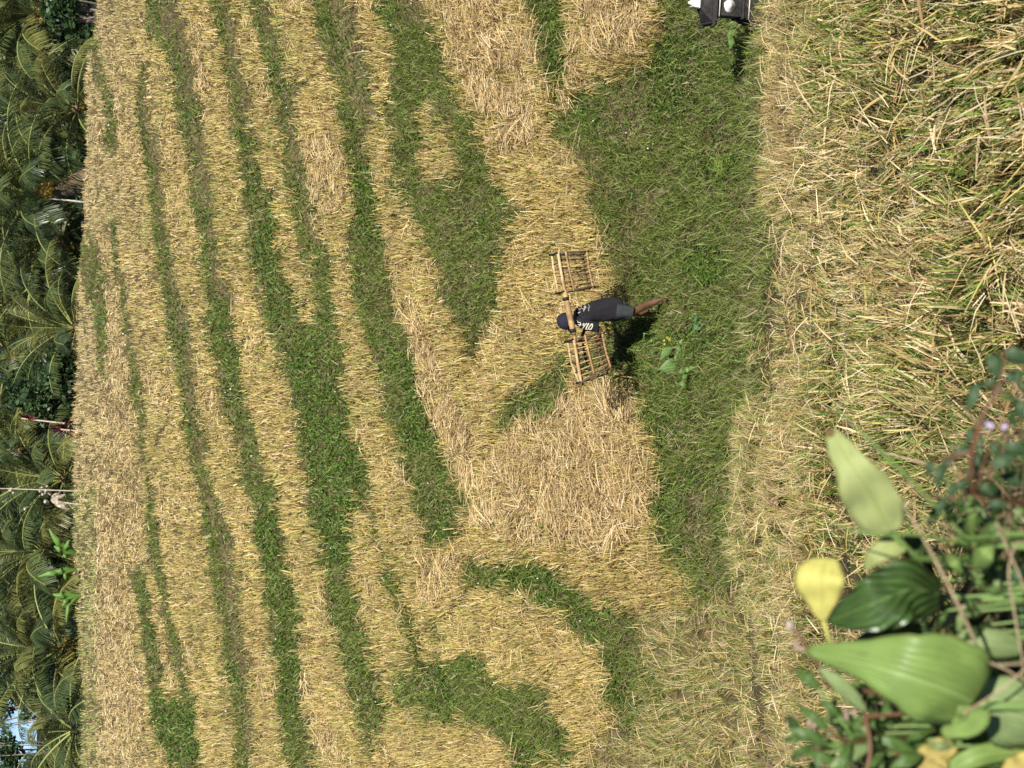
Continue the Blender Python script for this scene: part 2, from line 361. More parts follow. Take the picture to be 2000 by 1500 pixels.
# 1. terrace stubble in little hills
def is_stub(x, y): return (~look(G_grass, x, y)) & (~look(G_fore, x, y)) & (x < 1460)
X, y = sample(96000, 151, 1460, is_stub)
ph, th = ground(X, y)
K = 9
gold = vnoise(X, y, 60, 5) ; dry = np.clip((vnoise(X, y, 45, 6) - .5) * 3, 0, 1)
n = len(ph) * K
hi = np.repeat(np.arange(len(ph)), K)
t = th[hi]; p = ph[hi].copy()
keep = rnd(n) < 1 - .35 * look(G_fall, actual(X, y), y)[hi]
spread = .045 * np.maximum(t / 30, .8)
p[:, 0] += rng.normal(0, 1, n) * spread; p[:, 1] += rng.normal(0, 1, n) * spread * 1.5; p[:, 2] -= .02
ln = rnd(n, .08, .30) * (1 - .24 * np.clip((t - 28) / 25, 0, 1)) * (.6 + .8 * vnoise(X, y, 14, 8))[hi]
lean = rng.normal(0, .24, (n, 2))
lean += (rng.normal(0, .14, (len(ph), 2)))[hi]
laying = rnd(n) < (.12 + .25 * dry[hi])
lean[laying] = rng.normal(0, 1.6, (laying.sum(), 2))
d = np.stack([lean[:, 0], lean[:, 1], np.ones(n)], 1); d /= np.linalg.norm(d, axis=1)[:, None]
col = palette(STRAW, [3, 3, 3, 2.2, 1.3, 1], n)
gsel = rnd(n) < (.05 + .30 * gold[hi] ** 2)
col[gsel] = palette([(.30, .33, .08), (.42, .40, .12), (.2, .26, .06)], [1, 1, .6], gsel.sum())
xa = actual(X, y)
tone_ = .84 + .38 * vnoise(X, y, 110, 71) * vnoise(X, y, 37, 72) + .12 * rnd(len(X)); tone_[rnd(len(X)) < .07] *= .6  # straw tone varies over the treads, a few hills darker brown
col *= tone_[hi][:, None]
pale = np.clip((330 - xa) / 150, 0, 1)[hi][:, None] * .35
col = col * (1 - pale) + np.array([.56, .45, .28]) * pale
yel = ((xa < 195) & (y > 950))[hi] & (rnd(n) < .5)
col[yel] = palette([(.3, .33, .1), (.2, .27, .08)], [1, 1], yel.sum())
wd = np.maximum(.006, t * rnd(n, 1.0, 2.1) / 3000)
k = keep
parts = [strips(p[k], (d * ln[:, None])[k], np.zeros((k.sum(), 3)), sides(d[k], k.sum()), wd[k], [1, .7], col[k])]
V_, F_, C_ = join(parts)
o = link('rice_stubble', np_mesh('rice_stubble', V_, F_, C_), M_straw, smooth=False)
tag(o, 'dry golden rice stubble covering the narrow terrace treads', 'stubble', kind='stuff')

# 2. fallen straw
X, y = sample(430000, 151, 1460, lambda x, y: is_stub(x, y) & ((look(G_fall, x, y)) | (vnoise(x, y * .6, 26, 9) * .6 + vnoise(x, y, 70, 10) * .6 + rnd(len(x)) * .25 > .93)))
p, t = ground(X, y); n = len(p)
inf = look(G_fall, actual(X, y), y)
heap = vnoise(X, y, 20, 12)
p[:, 2] += rnd(n, .0, .14) + .20 * heap * inf
az = (vnoise(X, y, 34, 13) * 2 - 1) * 3.2 + rng.normal(0, .5, n)
ln = rnd(n, .14, .42) * np.minimum(1, (26 / t) ** .9)
d = np.stack([np.cos(az), np.sin(az), rng.normal(0, .28, n) + .12], 1)
bend = np.stack([rng.normal(0, .07, n), rng.normal(0, .07, n), rnd(n, -.12, .0)], 1)
col = palette(FELLED, [3, 3, 1.6, 1.5], n)
wd = np.maximum(.005, t * rnd(n, .8, 1.6) / 3000)
V_, F_, C_ = strips(p, d * ln[:, None], bend, sides(d, n), wd, [1, 1, .5], col)
o = link('cut_straw', np_mesh('cut_straw', V_, F_, C_), M_straw, smooth=False)
tag(o, 'pale cut rice straw lying in tangled heaps on the terraces', 'straw', kind='stuff')

# 3. grass on the banks
X, y = sample(820000, 151, 1525, lambda x, y: look(G_grass, x, y) & (rnd(len(x)) > .45 * np.clip((vnoise(x, y, 30, 20) - .56) * 5, 0, 1) * (y < 1180)))
p, t = ground(X, y); n = len(p)
xa_ = actual(X, y) + 10 * (vnoise(X, y, 22, 81) - .5); broad = (vnoise(X, y, 55, 21) > .70) | look(G_dark, xa_, y)
dryp = np.clip((vnoise(X, y, 48, 22) - .45) * 3, 0, 1)
path = (actual(X, y) > 1180)
ln = rnd(n, .06, .24) * np.where(path, 1.25, 1.15)
lean = rng.normal(0, .55, (n, 2)); d = np.stack([lean[:, 0], lean[:, 1] - .40, np.ones(n)], 1); d /= np.linalg.norm(d, axis=1)[:, None]
bend = np.stack([rng.normal(0, .04, n), rng.normal(0, .04, n) - .02, -rnd(n, 0, .06)], 1)
col = palette(GREEN, [4, 3, 3, 1.6, .8], n, .18)
dk = broad & (rnd(n) < .7); col[dk] = palette(DARKG, [3, 3, 2, 1], dk.sum(), .2)
indry = look(G_dry, xa_, y) & (vnoise(X, y, 16, 82) > .25); keepd = indry & (rnd(n) < .30)
ds = rnd(n) < (.08 + .26 * dryp + .06 * path + .42 * indry * (xa_ > 280)) * np.where(look(G_dark, xa_, y), .35, 1); col[ds] = palette([(.36, .30, .16), (.27, .20, .12), (.42, .37, .18)], [1, 1, 1], ds.sum())
wd = np.maximum(.006, t * rnd(n, .9, 2.0) / 3000)
wd[dk] *= 1.7; ln[dk] *= .6; ln[keepd] *= .15; ln[indry] *= .7
V_, F_, C_ = strips(p, d * ln[:, None], bend, sides(d, n), wd, [.8, 1, .15], col)
o = link('bank_grass', np_mesh('bank_grass', V_, F_, C_), M_blade, smooth=False)
tag(o, 'short green grass growing on the terrace banks and footpath', 'grass', kind='stuff')

# 4. low broad-leaved weeds on the banks
def weedy(x, y):
    z = inpoly([(590, 700), (700, 720), (720, 1000), (700, 1100), (640, 1100), (600, 900)], x, y) | inpoly([(300, 1360), (395, 1360), (395, 1480), (310, 1480)], x, y) \
        | inpoly([(1190, 640), (1400, 560), (1360, 800), (1260, 830)], x, y) | inpoly([(780, 690), (840, 700), (850, 900), (790, 880)], x, y) | inpoly([(1390, 20), (1460, 20), (1450, 150), (1370, 170)], x, y)
    return look(G_grass, x, y) & (z | (vnoise(x, y, 42, 31) > .74)) & (vnoise(x, y, 9, 30) > .35)
X, y = sample(170000, 151, 1460, weedy)
p, t = ground(X, y); n = len(p)
p[:, 2] += rnd(n, .02, .16); az = rnd(n, 0, 6.28)
d = np.stack([np.cos(az), np.sin(az), rng.normal(.2, .5, n)], 1); d /= np.linalg.norm(d, axis=1)[:, None]
ln = t * rnd(n, 3, 7) / 3000
col = palette([(.10, .19, .03), (.15, .25, .05), (.07, .14, .025)], [2, 1, 2], n, .15)
V_, F_, C_ = strips(p, d * ln[:, None], np.zeros((n, 3)), sides(d, n, 1.2), ln * .75, [.15, 1, .2], col)
o = link('low_weeds', np_mesh('low_weeds', V_, F_, C_), M_blade, smooth=False)
tag(o, 'leafy clover-like weeds in dark patches on the green banks', 'weeds', kind='stuff')
# small white flowers
X, y = sample(1400, 200, 1300, lambda x, y: look(G_grass, x, y) & (vnoise(x, y, 80, 33) > .55))
p, t = ground(X[:130], y[:130]); n = len(p); p[:, 2] += .16
s = t * rnd(n, 1.5, 3) / 3000
V_, F_, C_ = strips(p, np.stack([s * 0, s * .3, s], 1), np.zeros((n, 3)), np.tile([1., 0, 0], (n, 1)), s, [.5, 1, .5], palette([(.8, .8, .76)], [1], n))
o = link('white_blossoms', np_mesh('white_blossoms', V_, F_, C_), M_blade, smooth=False)
tag(o, 'scattered tiny white blossoms in the bank grass', 'flowers', kind='stuff')

# 5. foreground tall stubble, hills of stalks in the near field
def zlook(xw, yw):
    z = np.where(yw > 20.7, .165 * (yw - 20.7), np.where(yw < 18.2, .0 - .338 * (yw - 18.2), 0))
    for _ in range(4):
        px, py, tt = photo(xw, yw, z)
        X = np.where(px < 400, px, px)
        z = zat(X, py)
    return z, px, py, tt
sx = np.arange(-8.2, 9.4, .18); sy = np.arange(5.0, 24, .20)
hx, hy = np.meshgrid(sx, sy); hx = hx.ravel() + rng.normal(0, .035, hx.size); hy = hy.ravel() + rng.normal(0, .035, hy.size)
z, px, py, tt = zlook(hx, hy)
k = look(G_fore, px + rng.normal(0, 8, len(px)), py + rng.normal(0, 8, len(px))) & (py > -700) & (py < 2100) & (px < 2280) & (px > 900)
hx, hy, z, px, py, tt = [a[k] for a in (hx, hy, z, px, py, tt)]
nh = len(hx); K = 60; hi = np.repeat(np.arange(nh), K); n = nh * K
far = np.clip((tt[hi] - 8) / 10, 0, 1)
p = np.stack([hx[hi] + rng.normal(0, .029, n), hy[hi] + rng.normal(0, .029, n), z[hi] - .03], 1)
hv = vnoise(hx, hy, .8, 41)
ln = rnd(n, .12, .42) * (.55 + .75 * hv[hi]) * (1 - .18 * far)
hl = rng.normal(0, .22, (nh, 2)) + np.stack([vnoise(hx, hy, .7, 42) - .5, vnoise(hx, hy, .7, 43) - .62], 1) * .75
lean = hl[hi] + rng.normal(0, .12, (n, 2))
lay = rnd(n) < .045; lean[lay] = rng.normal(0, 1.5, (lay.sum(), 2)); p[lay, 2] += rnd(lay.sum(), .05, .26)
d = np.stack([lean[:, 0], lean[:, 1], np.ones(n)], 1); d[lay, 2] = rnd(lay.sum(), .1, .8); d /= np.linalg.norm(d, axis=1)[:, None]
bend = np.stack([rng.normal(0, .05, n), rng.normal(0, .05, n), -rnd(n, 0, .09)], 1)
greenness = np.clip((vnoise(hx, hy, .55, 44) * .6 + vnoise(hx, hy, 2.2, 45) * .7 - .22) * 1.5, .14, .9)
greenness = np.clip(greenness + .15 * (py > 1050) - .0, .08, .8)
isg = rnd(n) < greenness[hi] * .56
isg &= ~lay
col = palette([(.66, .51, .27), (.54, .40, .17), (.76, .63, .38), (.32, .19, .08), (.50, .42, .13)], [3.2, 2.8, 2.4, 1.8, 1.8], n)
col[isg] = palette([(.14, .235, .04), (.21, .30, .055), (.085, .15, .025), (.36, .38, .09)], [3, 3, 2.4, 2], isg.sum(), .18)
wd = rnd(n, .0050, .0140) * (.85 - .22 * far)
wd[lay] *= 1.1; coarse = (rnd(n) < .45) & (tt[hi] < 15); wd[coarse] *= 1.65
V_, F_, C_ = strips(p, d * ln[:, None], bend, sides(d, n), wd, [.9, 1, .35], col)
o = link('tall_rice_stubble', np_mesh('tall_rice_stubble', V_, F_, C_), M_straw, smooth=False)
tag(o, 'tall mixed green and straw-coloured rice stubble in the near field', 'stubble', kind='stuff')
# 5b. tangled loose straw between
n = 2000
px = rnd(n, 1150, 2230); py = rnd(n, -420, 1920); k = look(G_fore, px, py); px, py = px[k], py[k]
p, t = ground(px, py); n = len(p)
p[:, 2] += rnd(n, .03, .30); az = rnd(n, 0, 6.28)
d = np.stack([np.cos(az), np.sin(az), rng.normal(.1, .35, n)], 1)
ln = rnd(n, .10, .36)
V_, F_, C_ = strips(p, d * ln[:, None], np.stack([rng.normal(0, .06, n), rng.normal(0, .06, n), -rnd(n, 0, .1)], 1), sides(d, n), rnd(n, .003, .007) * (1 + .4 * np.clip((t - 8) / 10, 0, 1)), [.8, 1, .4], palette([(.66, .53, .33), (.74, .62, .42), (.45, .3, .15), (.3, .3, .08)], [3, 2, 1.5, 1.2], n))
o = link('loose_straw', np_mesh('loose_straw', V_, F_, C_), M_straw, smooth=False)
tag(o, 'loose bent straw blades tangled over the near stubble field', 'straw', kind='stuff')
#@@OBJECTS@@
# ================================================================== mesh tools
def tube(path, rad, seg=8, caps=True):
    """(V,F) quads tube along path; rad scalar or list"""
    path = [Vector(q) for q in path]; n = len(path)
    rad = [rad] * n if not hasattr(rad, '__len__') else rad
    V = []; up = None
    for i, q in enumerate(path):
        t = (path[min(i + 1, n - 1)] - path[max(i - 1, 0)]).normalized()
        if up is None:
            up = Vector((0, 0, 1)) if abs(t.z) < .9 else Vector((1, 0, 0))
        a = t.cross(up).normalized(); b = a.cross(t).normalized(); up = b
        for k in range(seg):
            f = 2 * math.pi * k / seg
            V.append(q + (a * math.cos(f) + b * math.sin(f)) * rad[i])
    F = []
    for i in range(n - 1):
        for k in range(seg):
            F.append((i * seg + k, i * seg + (k + 1) % seg, (i + 1) * seg + (k + 1) % seg, (i + 1) * seg + k))
    if caps:
        F.append(tuple(range(seg))[::-1]); F.append(tuple((n - 1) * seg + k for k in range(seg)))
    return V, F
class MB:
    def __init__(s): s.V = []; s.F = []; s.M = []
    def add(s, VF, mi=0):
        V, F = VF; o = len(s.V); s.V += [tuple(v) for v in V]; s.F += [tuple(i + o for i in f) for f in F]; s.M += [mi] * len(F); return s
    def box(s, c, h, rot=None, mi=0):
        c = Vector(c); V = []
        for x in (-1, 1):
            for y in (-1, 1):
                for z in (-1, 1):
                    v = Vector((x * h[0], y * h[1], z * h[2])); V.append(c + (rot @ v if rot else v))
        return s.add((V, [(0, 1, 3, 2), (4, 6, 7, 5), (0, 4, 5, 1), (2, 3, 7, 6), (0, 2, 6, 4), (1, 5, 7, 3)]), mi)
    def ball(s, c, r, seg=8, mi=0):
        c = Vector(c); r = r if hasattr(r, '__len__') else (r, r, r); V = [c + Vector((0, 0, r[2]))]; n = seg // 2 + 1
        for i in range(1, n):
            for k in range(seg):
                a = math.pi * i / n; b = 2 * math.pi * k / seg
                V.append(c + Vector((r[0] * math.sin(a) * math.cos(b), r[1] * math.sin(a) * math.sin(b), r[2] * math.cos(a))))
        V.append(c - Vector((0, 0, r[2]))); F = []
        for k in range(seg):
            F.append((0, 1 + k, 1 + (k + 1) % seg)); L = len(V) - 1; q = 1 + (n - 2) * seg
            F.append((L, q + (k + 1) % seg, q + k))
            for i in range(n - 2):
                F.append((1 + i * seg + k, 1 + (i + 1) * seg + k, 1 + (i + 1) * seg + (k + 1) % seg, 1 + i * seg + (k + 1) % seg))
        return s.add((V, F), mi)
    def mesh(s, name):
        me = bpy.data.meshes.new(name); me.from_pydata(s.V, [], s.F); me.polygons.foreach_set('material_index', s.M); me.update(); return me
    def build(s, name, mat, parent=None, smooth=True): return link(name, s.mesh(name), mat, parent, smooth)

# ================================================================== coconut palms
M_frond = mat('palm_leaflet', (.13, .165, .055), .36, .5, trans=.2, col2=(.06, .09, .03), vscale=1.2)
M_frond2 = mat('palm_leaflet_olive', (.22, .22, .06), .4, .5, trans=.25, col2=(.13, .14, .042), vscale=1.2)
M_frond3 = mat('palm_leaflet_dark', (.075, .11, .04), .33, .55, trans=.15, col2=(.04, .06, .025), vscale=1.2)
M_rachis = mat('palm_rachis', (.27, .30, .085), .5, .4)
M_dead = mat('dead_frond', (.23, .16, .10), .8, .2, col2=(.13, .09, .06), vscale=2)
M_trunk = mat('palm_trunk', (.30, .25, .20), .9, .15, bump=.6, bscale=12, col2=(.16, .125, .10), vscale=2.5)
M_nut = mat('coconut', (.62, .40, .06), .45, .4, col2=(.48, .33, .07), vscale=4)
M_husk = mat('fibre', (.20, .12, .07), .9, .1, col2=(.32, .2, .1), vscale=9)
def frond_mesh(name, elev, droop, length, seed, dead=False):
    r = random.Random(seed); V = []; F = []; M = []
    n = 22; e = R(elev); pts = []; q = Vector((0, 0, 0)); twist = r.uniform(-.4, .4); side = r.uniform(-.25, .25)
    for i in range(n):
        s = i / (n - 1)
        pts.append(q.copy()); a = e - R(droop) * s ** 1.4
        q = q + Vector((math.cos(a), side * s * s, math.sin(a))) * (length / (n - 1))
    mb = MB(); mb.add(tube(pts, [.055 * (1 - .9 * i / (n - 1)) + .006 for i in range(n)], 5), 0)
    nl = 84
    for j in range(nl):
        s = .16 + .84 * j / (nl - 1); f = s * (n - 1); i = min(int(f), n - 2); fr = f - i
        c = pts[i].lerp(pts[i + 1], fr); T = (pts[i + 1] - pts[i]).normalized(); S = T.cross(Vector((0, 0, 1))).normalized(); N = S.cross(T)
        L = 1.02 * math.sin(math.pi * min(1, (s - .08) * .95)) ** .55 * (1 if s < .93 else .7) + .1
        for sg in (-1, 1):
            if r.random() < (.3 if dead else .06): continue
            roll = .35 + r.uniform(-.15, .15) + twist * sg
            dirn = (S * sg * (math.cos(roll)) + T * (.35 + .5 * s) - N * math.sin(roll) * .8 + Vector((r.uniform(-.1, .1), r.uniform(-.1, .1), r.uniform(-.1, .1)))).normalized()
            l = L * r.uniform(.85, 1.08); w = .038 * r.uniform(.8, 1.2)
            W = dirn.cross(N).normalized() * w * .5; W = W + N * w * r.uniform(-.25, .25)
            a = c; b = c + dirn * l * .5 + Vector((0, 0, -.05 * l)); d = c + dirn * l * .9 + Vector((0, 0, -.38 * l * (1.3 if dead else 1)))
            mb.add(([a - W * .5, a + W * .5, b + W, b - W, d + W * .3, d - W * .3], [(0, 1, 2, 3), (3, 2, 4, 5)]), 1)
    return mb.mesh(name)
FR = []
for k, (el, dr, ln) in enumerate([(82, 42, 4.6), (72, 56, 5.0), (60, 64, 5.3), (48, 70, 5.4), (35, 72, 5.4), (20, 68, 5.2), (4, 60, 5.1), (-14, 48, 4.9), (-32, 38, 4.6)]):
    for v in range(2):
        me = frond_mesh('frond', el, dr, ln, 10 * k + v); me.materials.append(M_rachis); me.materials.append((M_frond, M_frond2, M_frond3)[(k * 2 + v) % 3])
        me.polygons.foreach_set('use_smooth', [True] * len(me.polygons)); FR.append(me)
FD = []
for v in range(2):
    me = frond_mesh('dead_frond', -45, 35, 4.0, 90 + v, True); me.materials.append(M_dead); me.materials.append(M_dead); FD.append(me)
def palm_group(n):
    """trunk rising from the valley ground to the crown base, fibre, nuts"""
trunk_cache = {}
def palm(name, px, py, depth, label, nf=22, seed=0, nuts=0, dead=0, group='coconut palms beyond the top terrace', size=1.0, lean=None, flat=0, hi=None):
    r = random.Random(seed); top = P(px, py, depth)
    root = empty(name, (top.x + r.uniform(-.6, .6), top.y + r.uniform(0, .8), -.8))
    tag(root, label, 'palm', group)
    loc = top - Vector(root.location)
    pts = [Vector((0, 0, 0)).lerp(loc, s) + Vector((math.sin(s * 3.1) * .25, 0, 0)) * (1 - s) for s in [i / 24 for i in range(25)]]
    rad = [(.24 - .09 * i / 24) * (1 + .08 * (i % 2)) for i in range(25)]
    mb = MB(); mb.add(tube(pts, rad, 10)); tr = mb.build('trunk', M_trunk, root); tr.location = (0, 0, 0)
    for i in range(nf):
        k = flat + int(((hi or len(FR) // 2) - flat) * (i + r.random()) / nf); me = FR[2 * min(k, len(FR) // 2 - 1) + r.randrange(2)]
        o = bpy.data.objects.new('frond', me); C.objects.link(o); o.parent = root
        o.location = loc + Vector((0, 0, .1 - .25 * i / nf)); o.rotation_euler = (r.uniform(-.12, .12), r.uniform(-.12, .12), i * 2.39996 + r.uniform(-.25, .25)); o.scale = (size * r.uniform(.88, 1.08),) * 3
    for i in range(dead):
        o = bpy.data.objects.new('dead_frond', FD[i % 2]); C.objects.link(o); o.parent = root; o.location = loc - Vector((0, 0, .25)); o.rotation_euler = (0, 0, r.uniform(0, 6.28))
    mb = MB(); mb.ball(loc - Vector((0, 0, .12)), (.24, .24, .42), 8); f = mb.build('crown_fibre', M_husk, root); f.location = (0, 0, 0)
    for b in range(nuts):
        a = r.uniform(3.4, 6.0) ; mb = MB(); c = loc + Vector((math.cos(a) * .42, math.sin(a) * .42, -.35 - .2 * r.random()))
        mb.add(tube([loc, c + Vector((0, 0, .15)), c - Vector((0, 0, .15))], .02, 5), 1)
        for _ in range(9): mb.ball(c + Vector((r.uniform(-.24, .24), r.uniform(-.2, .15), r.uniform(-.3, .2))), (.115, .115, .14), 8)
        o = mb.build('coconut_bunch', [M_nut, M_rachis], root); o.location = (0, 0, 0)
    return root
front = [ # px, py, depth, nuts, dead, size, label
 (66, 28, 74, 2, 1, .95, 'coconut palm at the right end of the grove, orange nuts in its crown'),
 (150, 214, 72, 1, 0, .8, 'low coconut palm whose dark crown base just clears the stubble edge, near the right end'),
 (30, 215, 82, 0, 0, 1., 'tall coconut palm behind the low dark-based one near the right end'),
 (72, 378, 72, 3, 1, .95, 'coconut palm with bare ringed trunk and yellow nuts, standing beside a pale thin stem'),
 (118, 470, 76, 1, 1, .85, 'coconut palm with drooping shiny grey fronds left of the bare ringed trunk'),
 (60, 560, 80, 1, 1, 1., 'olive-fronded coconut palm with browning lower leaves between trunk and shrub'),
 (148, 640, 70, 0, 1, .75, 'low palm with a brown-tipped frond touching the stubble edge, right of the dark shrub'),
 (22, 700, 86, 0, 0, 1., 'tall coconut palm rising behind the dark round shrub'),
 (30, 880, 76, 0, 0, 1., 'coconut palm with glossy arched fronds behind the red-leaved plants'),
 (125, 935, 73, 0, 0, .85, 'coconut palm with pale glossy fronds just left of the red-leaved plants'),
 (86, 1075, 75, 0, 1, .95, 'coconut palm with a long arched frond above the banana plants'),
 (95, 1180, 80, 0, 0, 1., 'coconut palm with shaggy fronds left of the banana plants'),
 (118, 1268, 71, 3, 2, .95, 'coconut palm with bright orange nuts and a hanging brown frond near the sky gap'),
 (150, 1425, 68, 0, 0, .95, 'coconut palm at the left end with large olive fronds below the sky gap'),
 (176, 1530, 72, 0, 0, .9, 'low palm at the far left end with fans of dark fronds'),
]
for i, (a, b, c, nu, de, sz, lab) in enumerate(front):
    palm('coconut_palm', a, b, c, lab, 30, 100 + i, nu, de, size=sz, flat=3 if b > 1400 else 0, hi=6 if i in (0, 3, 12) else None)
behind = [(-10, -40, 92), (60, 110, 95), (-15, 130, 104), (95, 300, 93), (10, 320, 100), (40, 450, 96), (-25, 520, 108), (110, 560, 98), (20, 620, 100), (90, 740, 104), (-20, 790, 105), (60, 830, 95),
          (0, 980, 98), (110, 1010, 96), (45, 1110, 100), (-10, 1180, 104), (20, 1255, 94), (60, -160, 80), (90, -260, 90), (60, 1640, 82), (110, 1740, 90), (-5, 50, 110), (-30, 380, 112), (-30, 900, 112)]
for i, (a, b, c) in enumerate(behind):
    u = 1500 - b
    side = 'outside the right end' if b < 0 else 'outside the left end' if b > 1500 else ''
    near = min(front, key=lambda f: abs(f[1] - b) + abs(f[0] - a) * .2)
    lab = 'dark back-row palm %d%% along the grove from its right end' % round(max(0, b) / 15)
    if side: lab = 'dark palm just %s of the visible grove%s' % (side, ', %s' % ('higher' if a < 50 else 'lower')) if b > -200 and b < 1700 else 'dark palm well %s of the grove' % side
    palm('coconut_palm', a, b, c, lab, 26, 300 + i, 0, 0, size=1.08)

# broadleaf shrubs / trees of the grove
def crown(mb, c, r, n, ls, seed, squash=.8):
    q = random.Random(seed)
    cl = [Vector((q.gauss(0, 1), q.gauss(0, 1), q.gauss(0, 1))).normalized() * q.uniform(.45, 1) for _ in range(26)]
    for _ in range(n):
        k = q.choice(cl); v = (k + Vector((q.gauss(0, .17), q.gauss(0, .17), q.gauss(0, .17))))
        v = Vector((v.x * r, v.y * r, v.z * r * squash)) + c
        a = Vector((q.gauss(0, 1), q.gauss(0, 1), q.gauss(0, .6))).normalized(); b = a.cross(Vector((q.gauss(0, 1), q.gauss(0, 1), q.gauss(0, 1)))).normalized()
        l = ls * q.uniform(.7, 1.3)
        mb.add(([v, v + a * l * .5 + b * l * .3, v + a * l, v + a * l * .5 - b * l * .3], [(0, 1, 2, 3)]))
M_shrub = mat('shrub_leaf', (.065, .12, .038), .5, .4, trans=.15, col2=(.028, .055, .018), vscale=2)
def tree(name, px, py, depth, r, label, cat, seed, n=3500, ls=.28, group=None, m=None):
    top = P(px, py, depth); root = empty(name, (top.x, top.y, -.8)); tag(root, label, cat, group); c = top - Vector(root.location)
    mb = MB(); q = random.Random(seed)
    mb.add(tube([(0, 0, 0), c * .5 + Vector((.15, 0, 0)), c], [.22, .16, .06], 8))
    for k in range(9):
        a = q.uniform(0, 6.28); s = q.uniform(.55, .95); mb.add(tube([c * s, c * s + Vector((math.cos(a) * r * .45, math.sin(a) * r * .45, r * .2)), c + Vector((math.cos(a) * r * .8, math.sin(a) * r * .8, r * q.uniform(-.2, .5)))], [.07, .05, .02], 5))
    o = mb.build('trunk', M_trunk, root); o.location = (0, 0, 0)
    mb = MB(); crown(mb, c, r, n, ls, seed); o = mb.build('crown', m or M_shrub, root, False); o.location = (0, 0, 0)
    return root
tree('broadleaf_shrub', 75, 770, 72, 1.5, 'dark round leafy shrub right of the red-leaved plants', 'shrub', 1)
tree('broadleaf_shrub', 125, 728, 70, 1.1, 'smaller mid-green leafy shrub touching the stubble edge beside the dark one', 'shrub', 2, 2400)
tree('broadleaf_shrub', 120, 18, 70, 1.0, 'light green shrub under the rightmost palm crown', 'shrub', 3, 2000)
tree('broadleaf_tree', 2, 1480, 88, 1.6, 'dark airy tree silhouetted against the sky gap at the far left', 'tree', 4, 1500)
tree('broadleaf_tree', -12, 1385, 95, 1.5, 'dark drooping tree branch hanging over the sky gap, left of the nut palm', 'tree', 5, 1300)
# far undergrowth mass
mb = MB(); q = random.Random(5)
for i in range(110):
    x = q.uniform(-48, 46); Y = q.uniform(84, 118); u = 750 - 3000 * x / (Y * 1.0)
    top = 9 + (Y) * (0.0035 if not (1300 < u < 1500) else -.055) + q.uniform(-3.2, 0)
    crown(mb, Vector((x, Y, top - 1.6)), 2.4, 420, .5, i, .9)
for i in range(60):
    x = q.uniform(-46, 44); crown(mb, Vector((x, q.uniform(80, 90), q.uniform(1, 5))), 2.6, 300, .5, 500 + i, .9)
o = mb.build('undergrowth', M_shrub, None, False); tag(o, 'dark leafy undergrowth filling the palm grove behind the trunks', 'undergrowth', kind='stuff')
# a stand of far woods behind
mb = MB()
for i in range(120):
    x = q.uniform(-95, 90); Y = q.uniform(125, 170); u = 750 - 3000 * x / Y
    hgt = 9 + Y * (.034 if not (1290 < u < 1520) else -.045) + q.uniform(-5, -1)
    crown(mb, Vector((x, Y, hgt - 3)), 4.2, 300, 1.0, 900 + i, .9)
o = mb.build('distant_wood', M_shrub, None, False); tag(o, 'distant dark wood seen as one mass through the palms', 'wood', kind='stuff')

# red-leaved cordylines
M_red = mat('red_leaf', (.22, .02, .045), .4, .5, trans=.25, col2=(.12, .015, .03), vscale=5)
M_cane = mat('pale_cane', (.55, .47, .34), .7, .2, col2=(.4, .33, .22), vscale=6)
def cordyline(px, py, depth, hx, hy, label, seed, n=34, l=.62):
    base = P(hx, hy, depth); root = empty('cordyline', (base.x, base.y, min(base.z, 6) - 5)); tag(root, label, 'plant', 'red-leaved plants among the palms')
    top = P(px, py, depth) - Vector(root.location); b = base - Vector(root.location); q = random.Random(seed)
    mb = MB(); mb.add(tube([(0, 0, 0), b, top], [.05, .04, .03], 6)); o = mb.build('stem', M_cane, root); o.location = (0, 0, 0)
    mb = MB()
    for k in range(n):
        a = q.uniform(0, 6.28); e = q.uniform(-.5, 1.3); d = Vector((math.cos(a) * math.cos(e), math.sin(a) * math.cos(e), math.sin(e))); c = top - Vector((0, 0, q.uniform(0, .5)))
        s = d.cross(Vector((0, 0, 1))).normalized() * .055; ll = l * q.uniform(.6, 1.1)
        mb.add(([c - s * .3, c + s * .3, c + d * ll * .5 + s, c + d * ll * .5 - s, c + d * ll + Vector((0, 0, -.15)) + s * .1, c + d * ll + Vector((0, 0, -.15)) - s * .1], [(0, 1, 2, 3), (3, 2, 4, 5)]))
    o = mb.build('leaves', M_red, root); o.location = (0, 0, 0)
cordyline(42, 817, 64.5, 150, 830, 'taller red-leaved plant on a long pale cane above the stubble edge', 1)
cordyline(112, 838, 64, 150, 842, 'shorter dark red-leaved plant beside the long pale cane', 2, 44, .7)

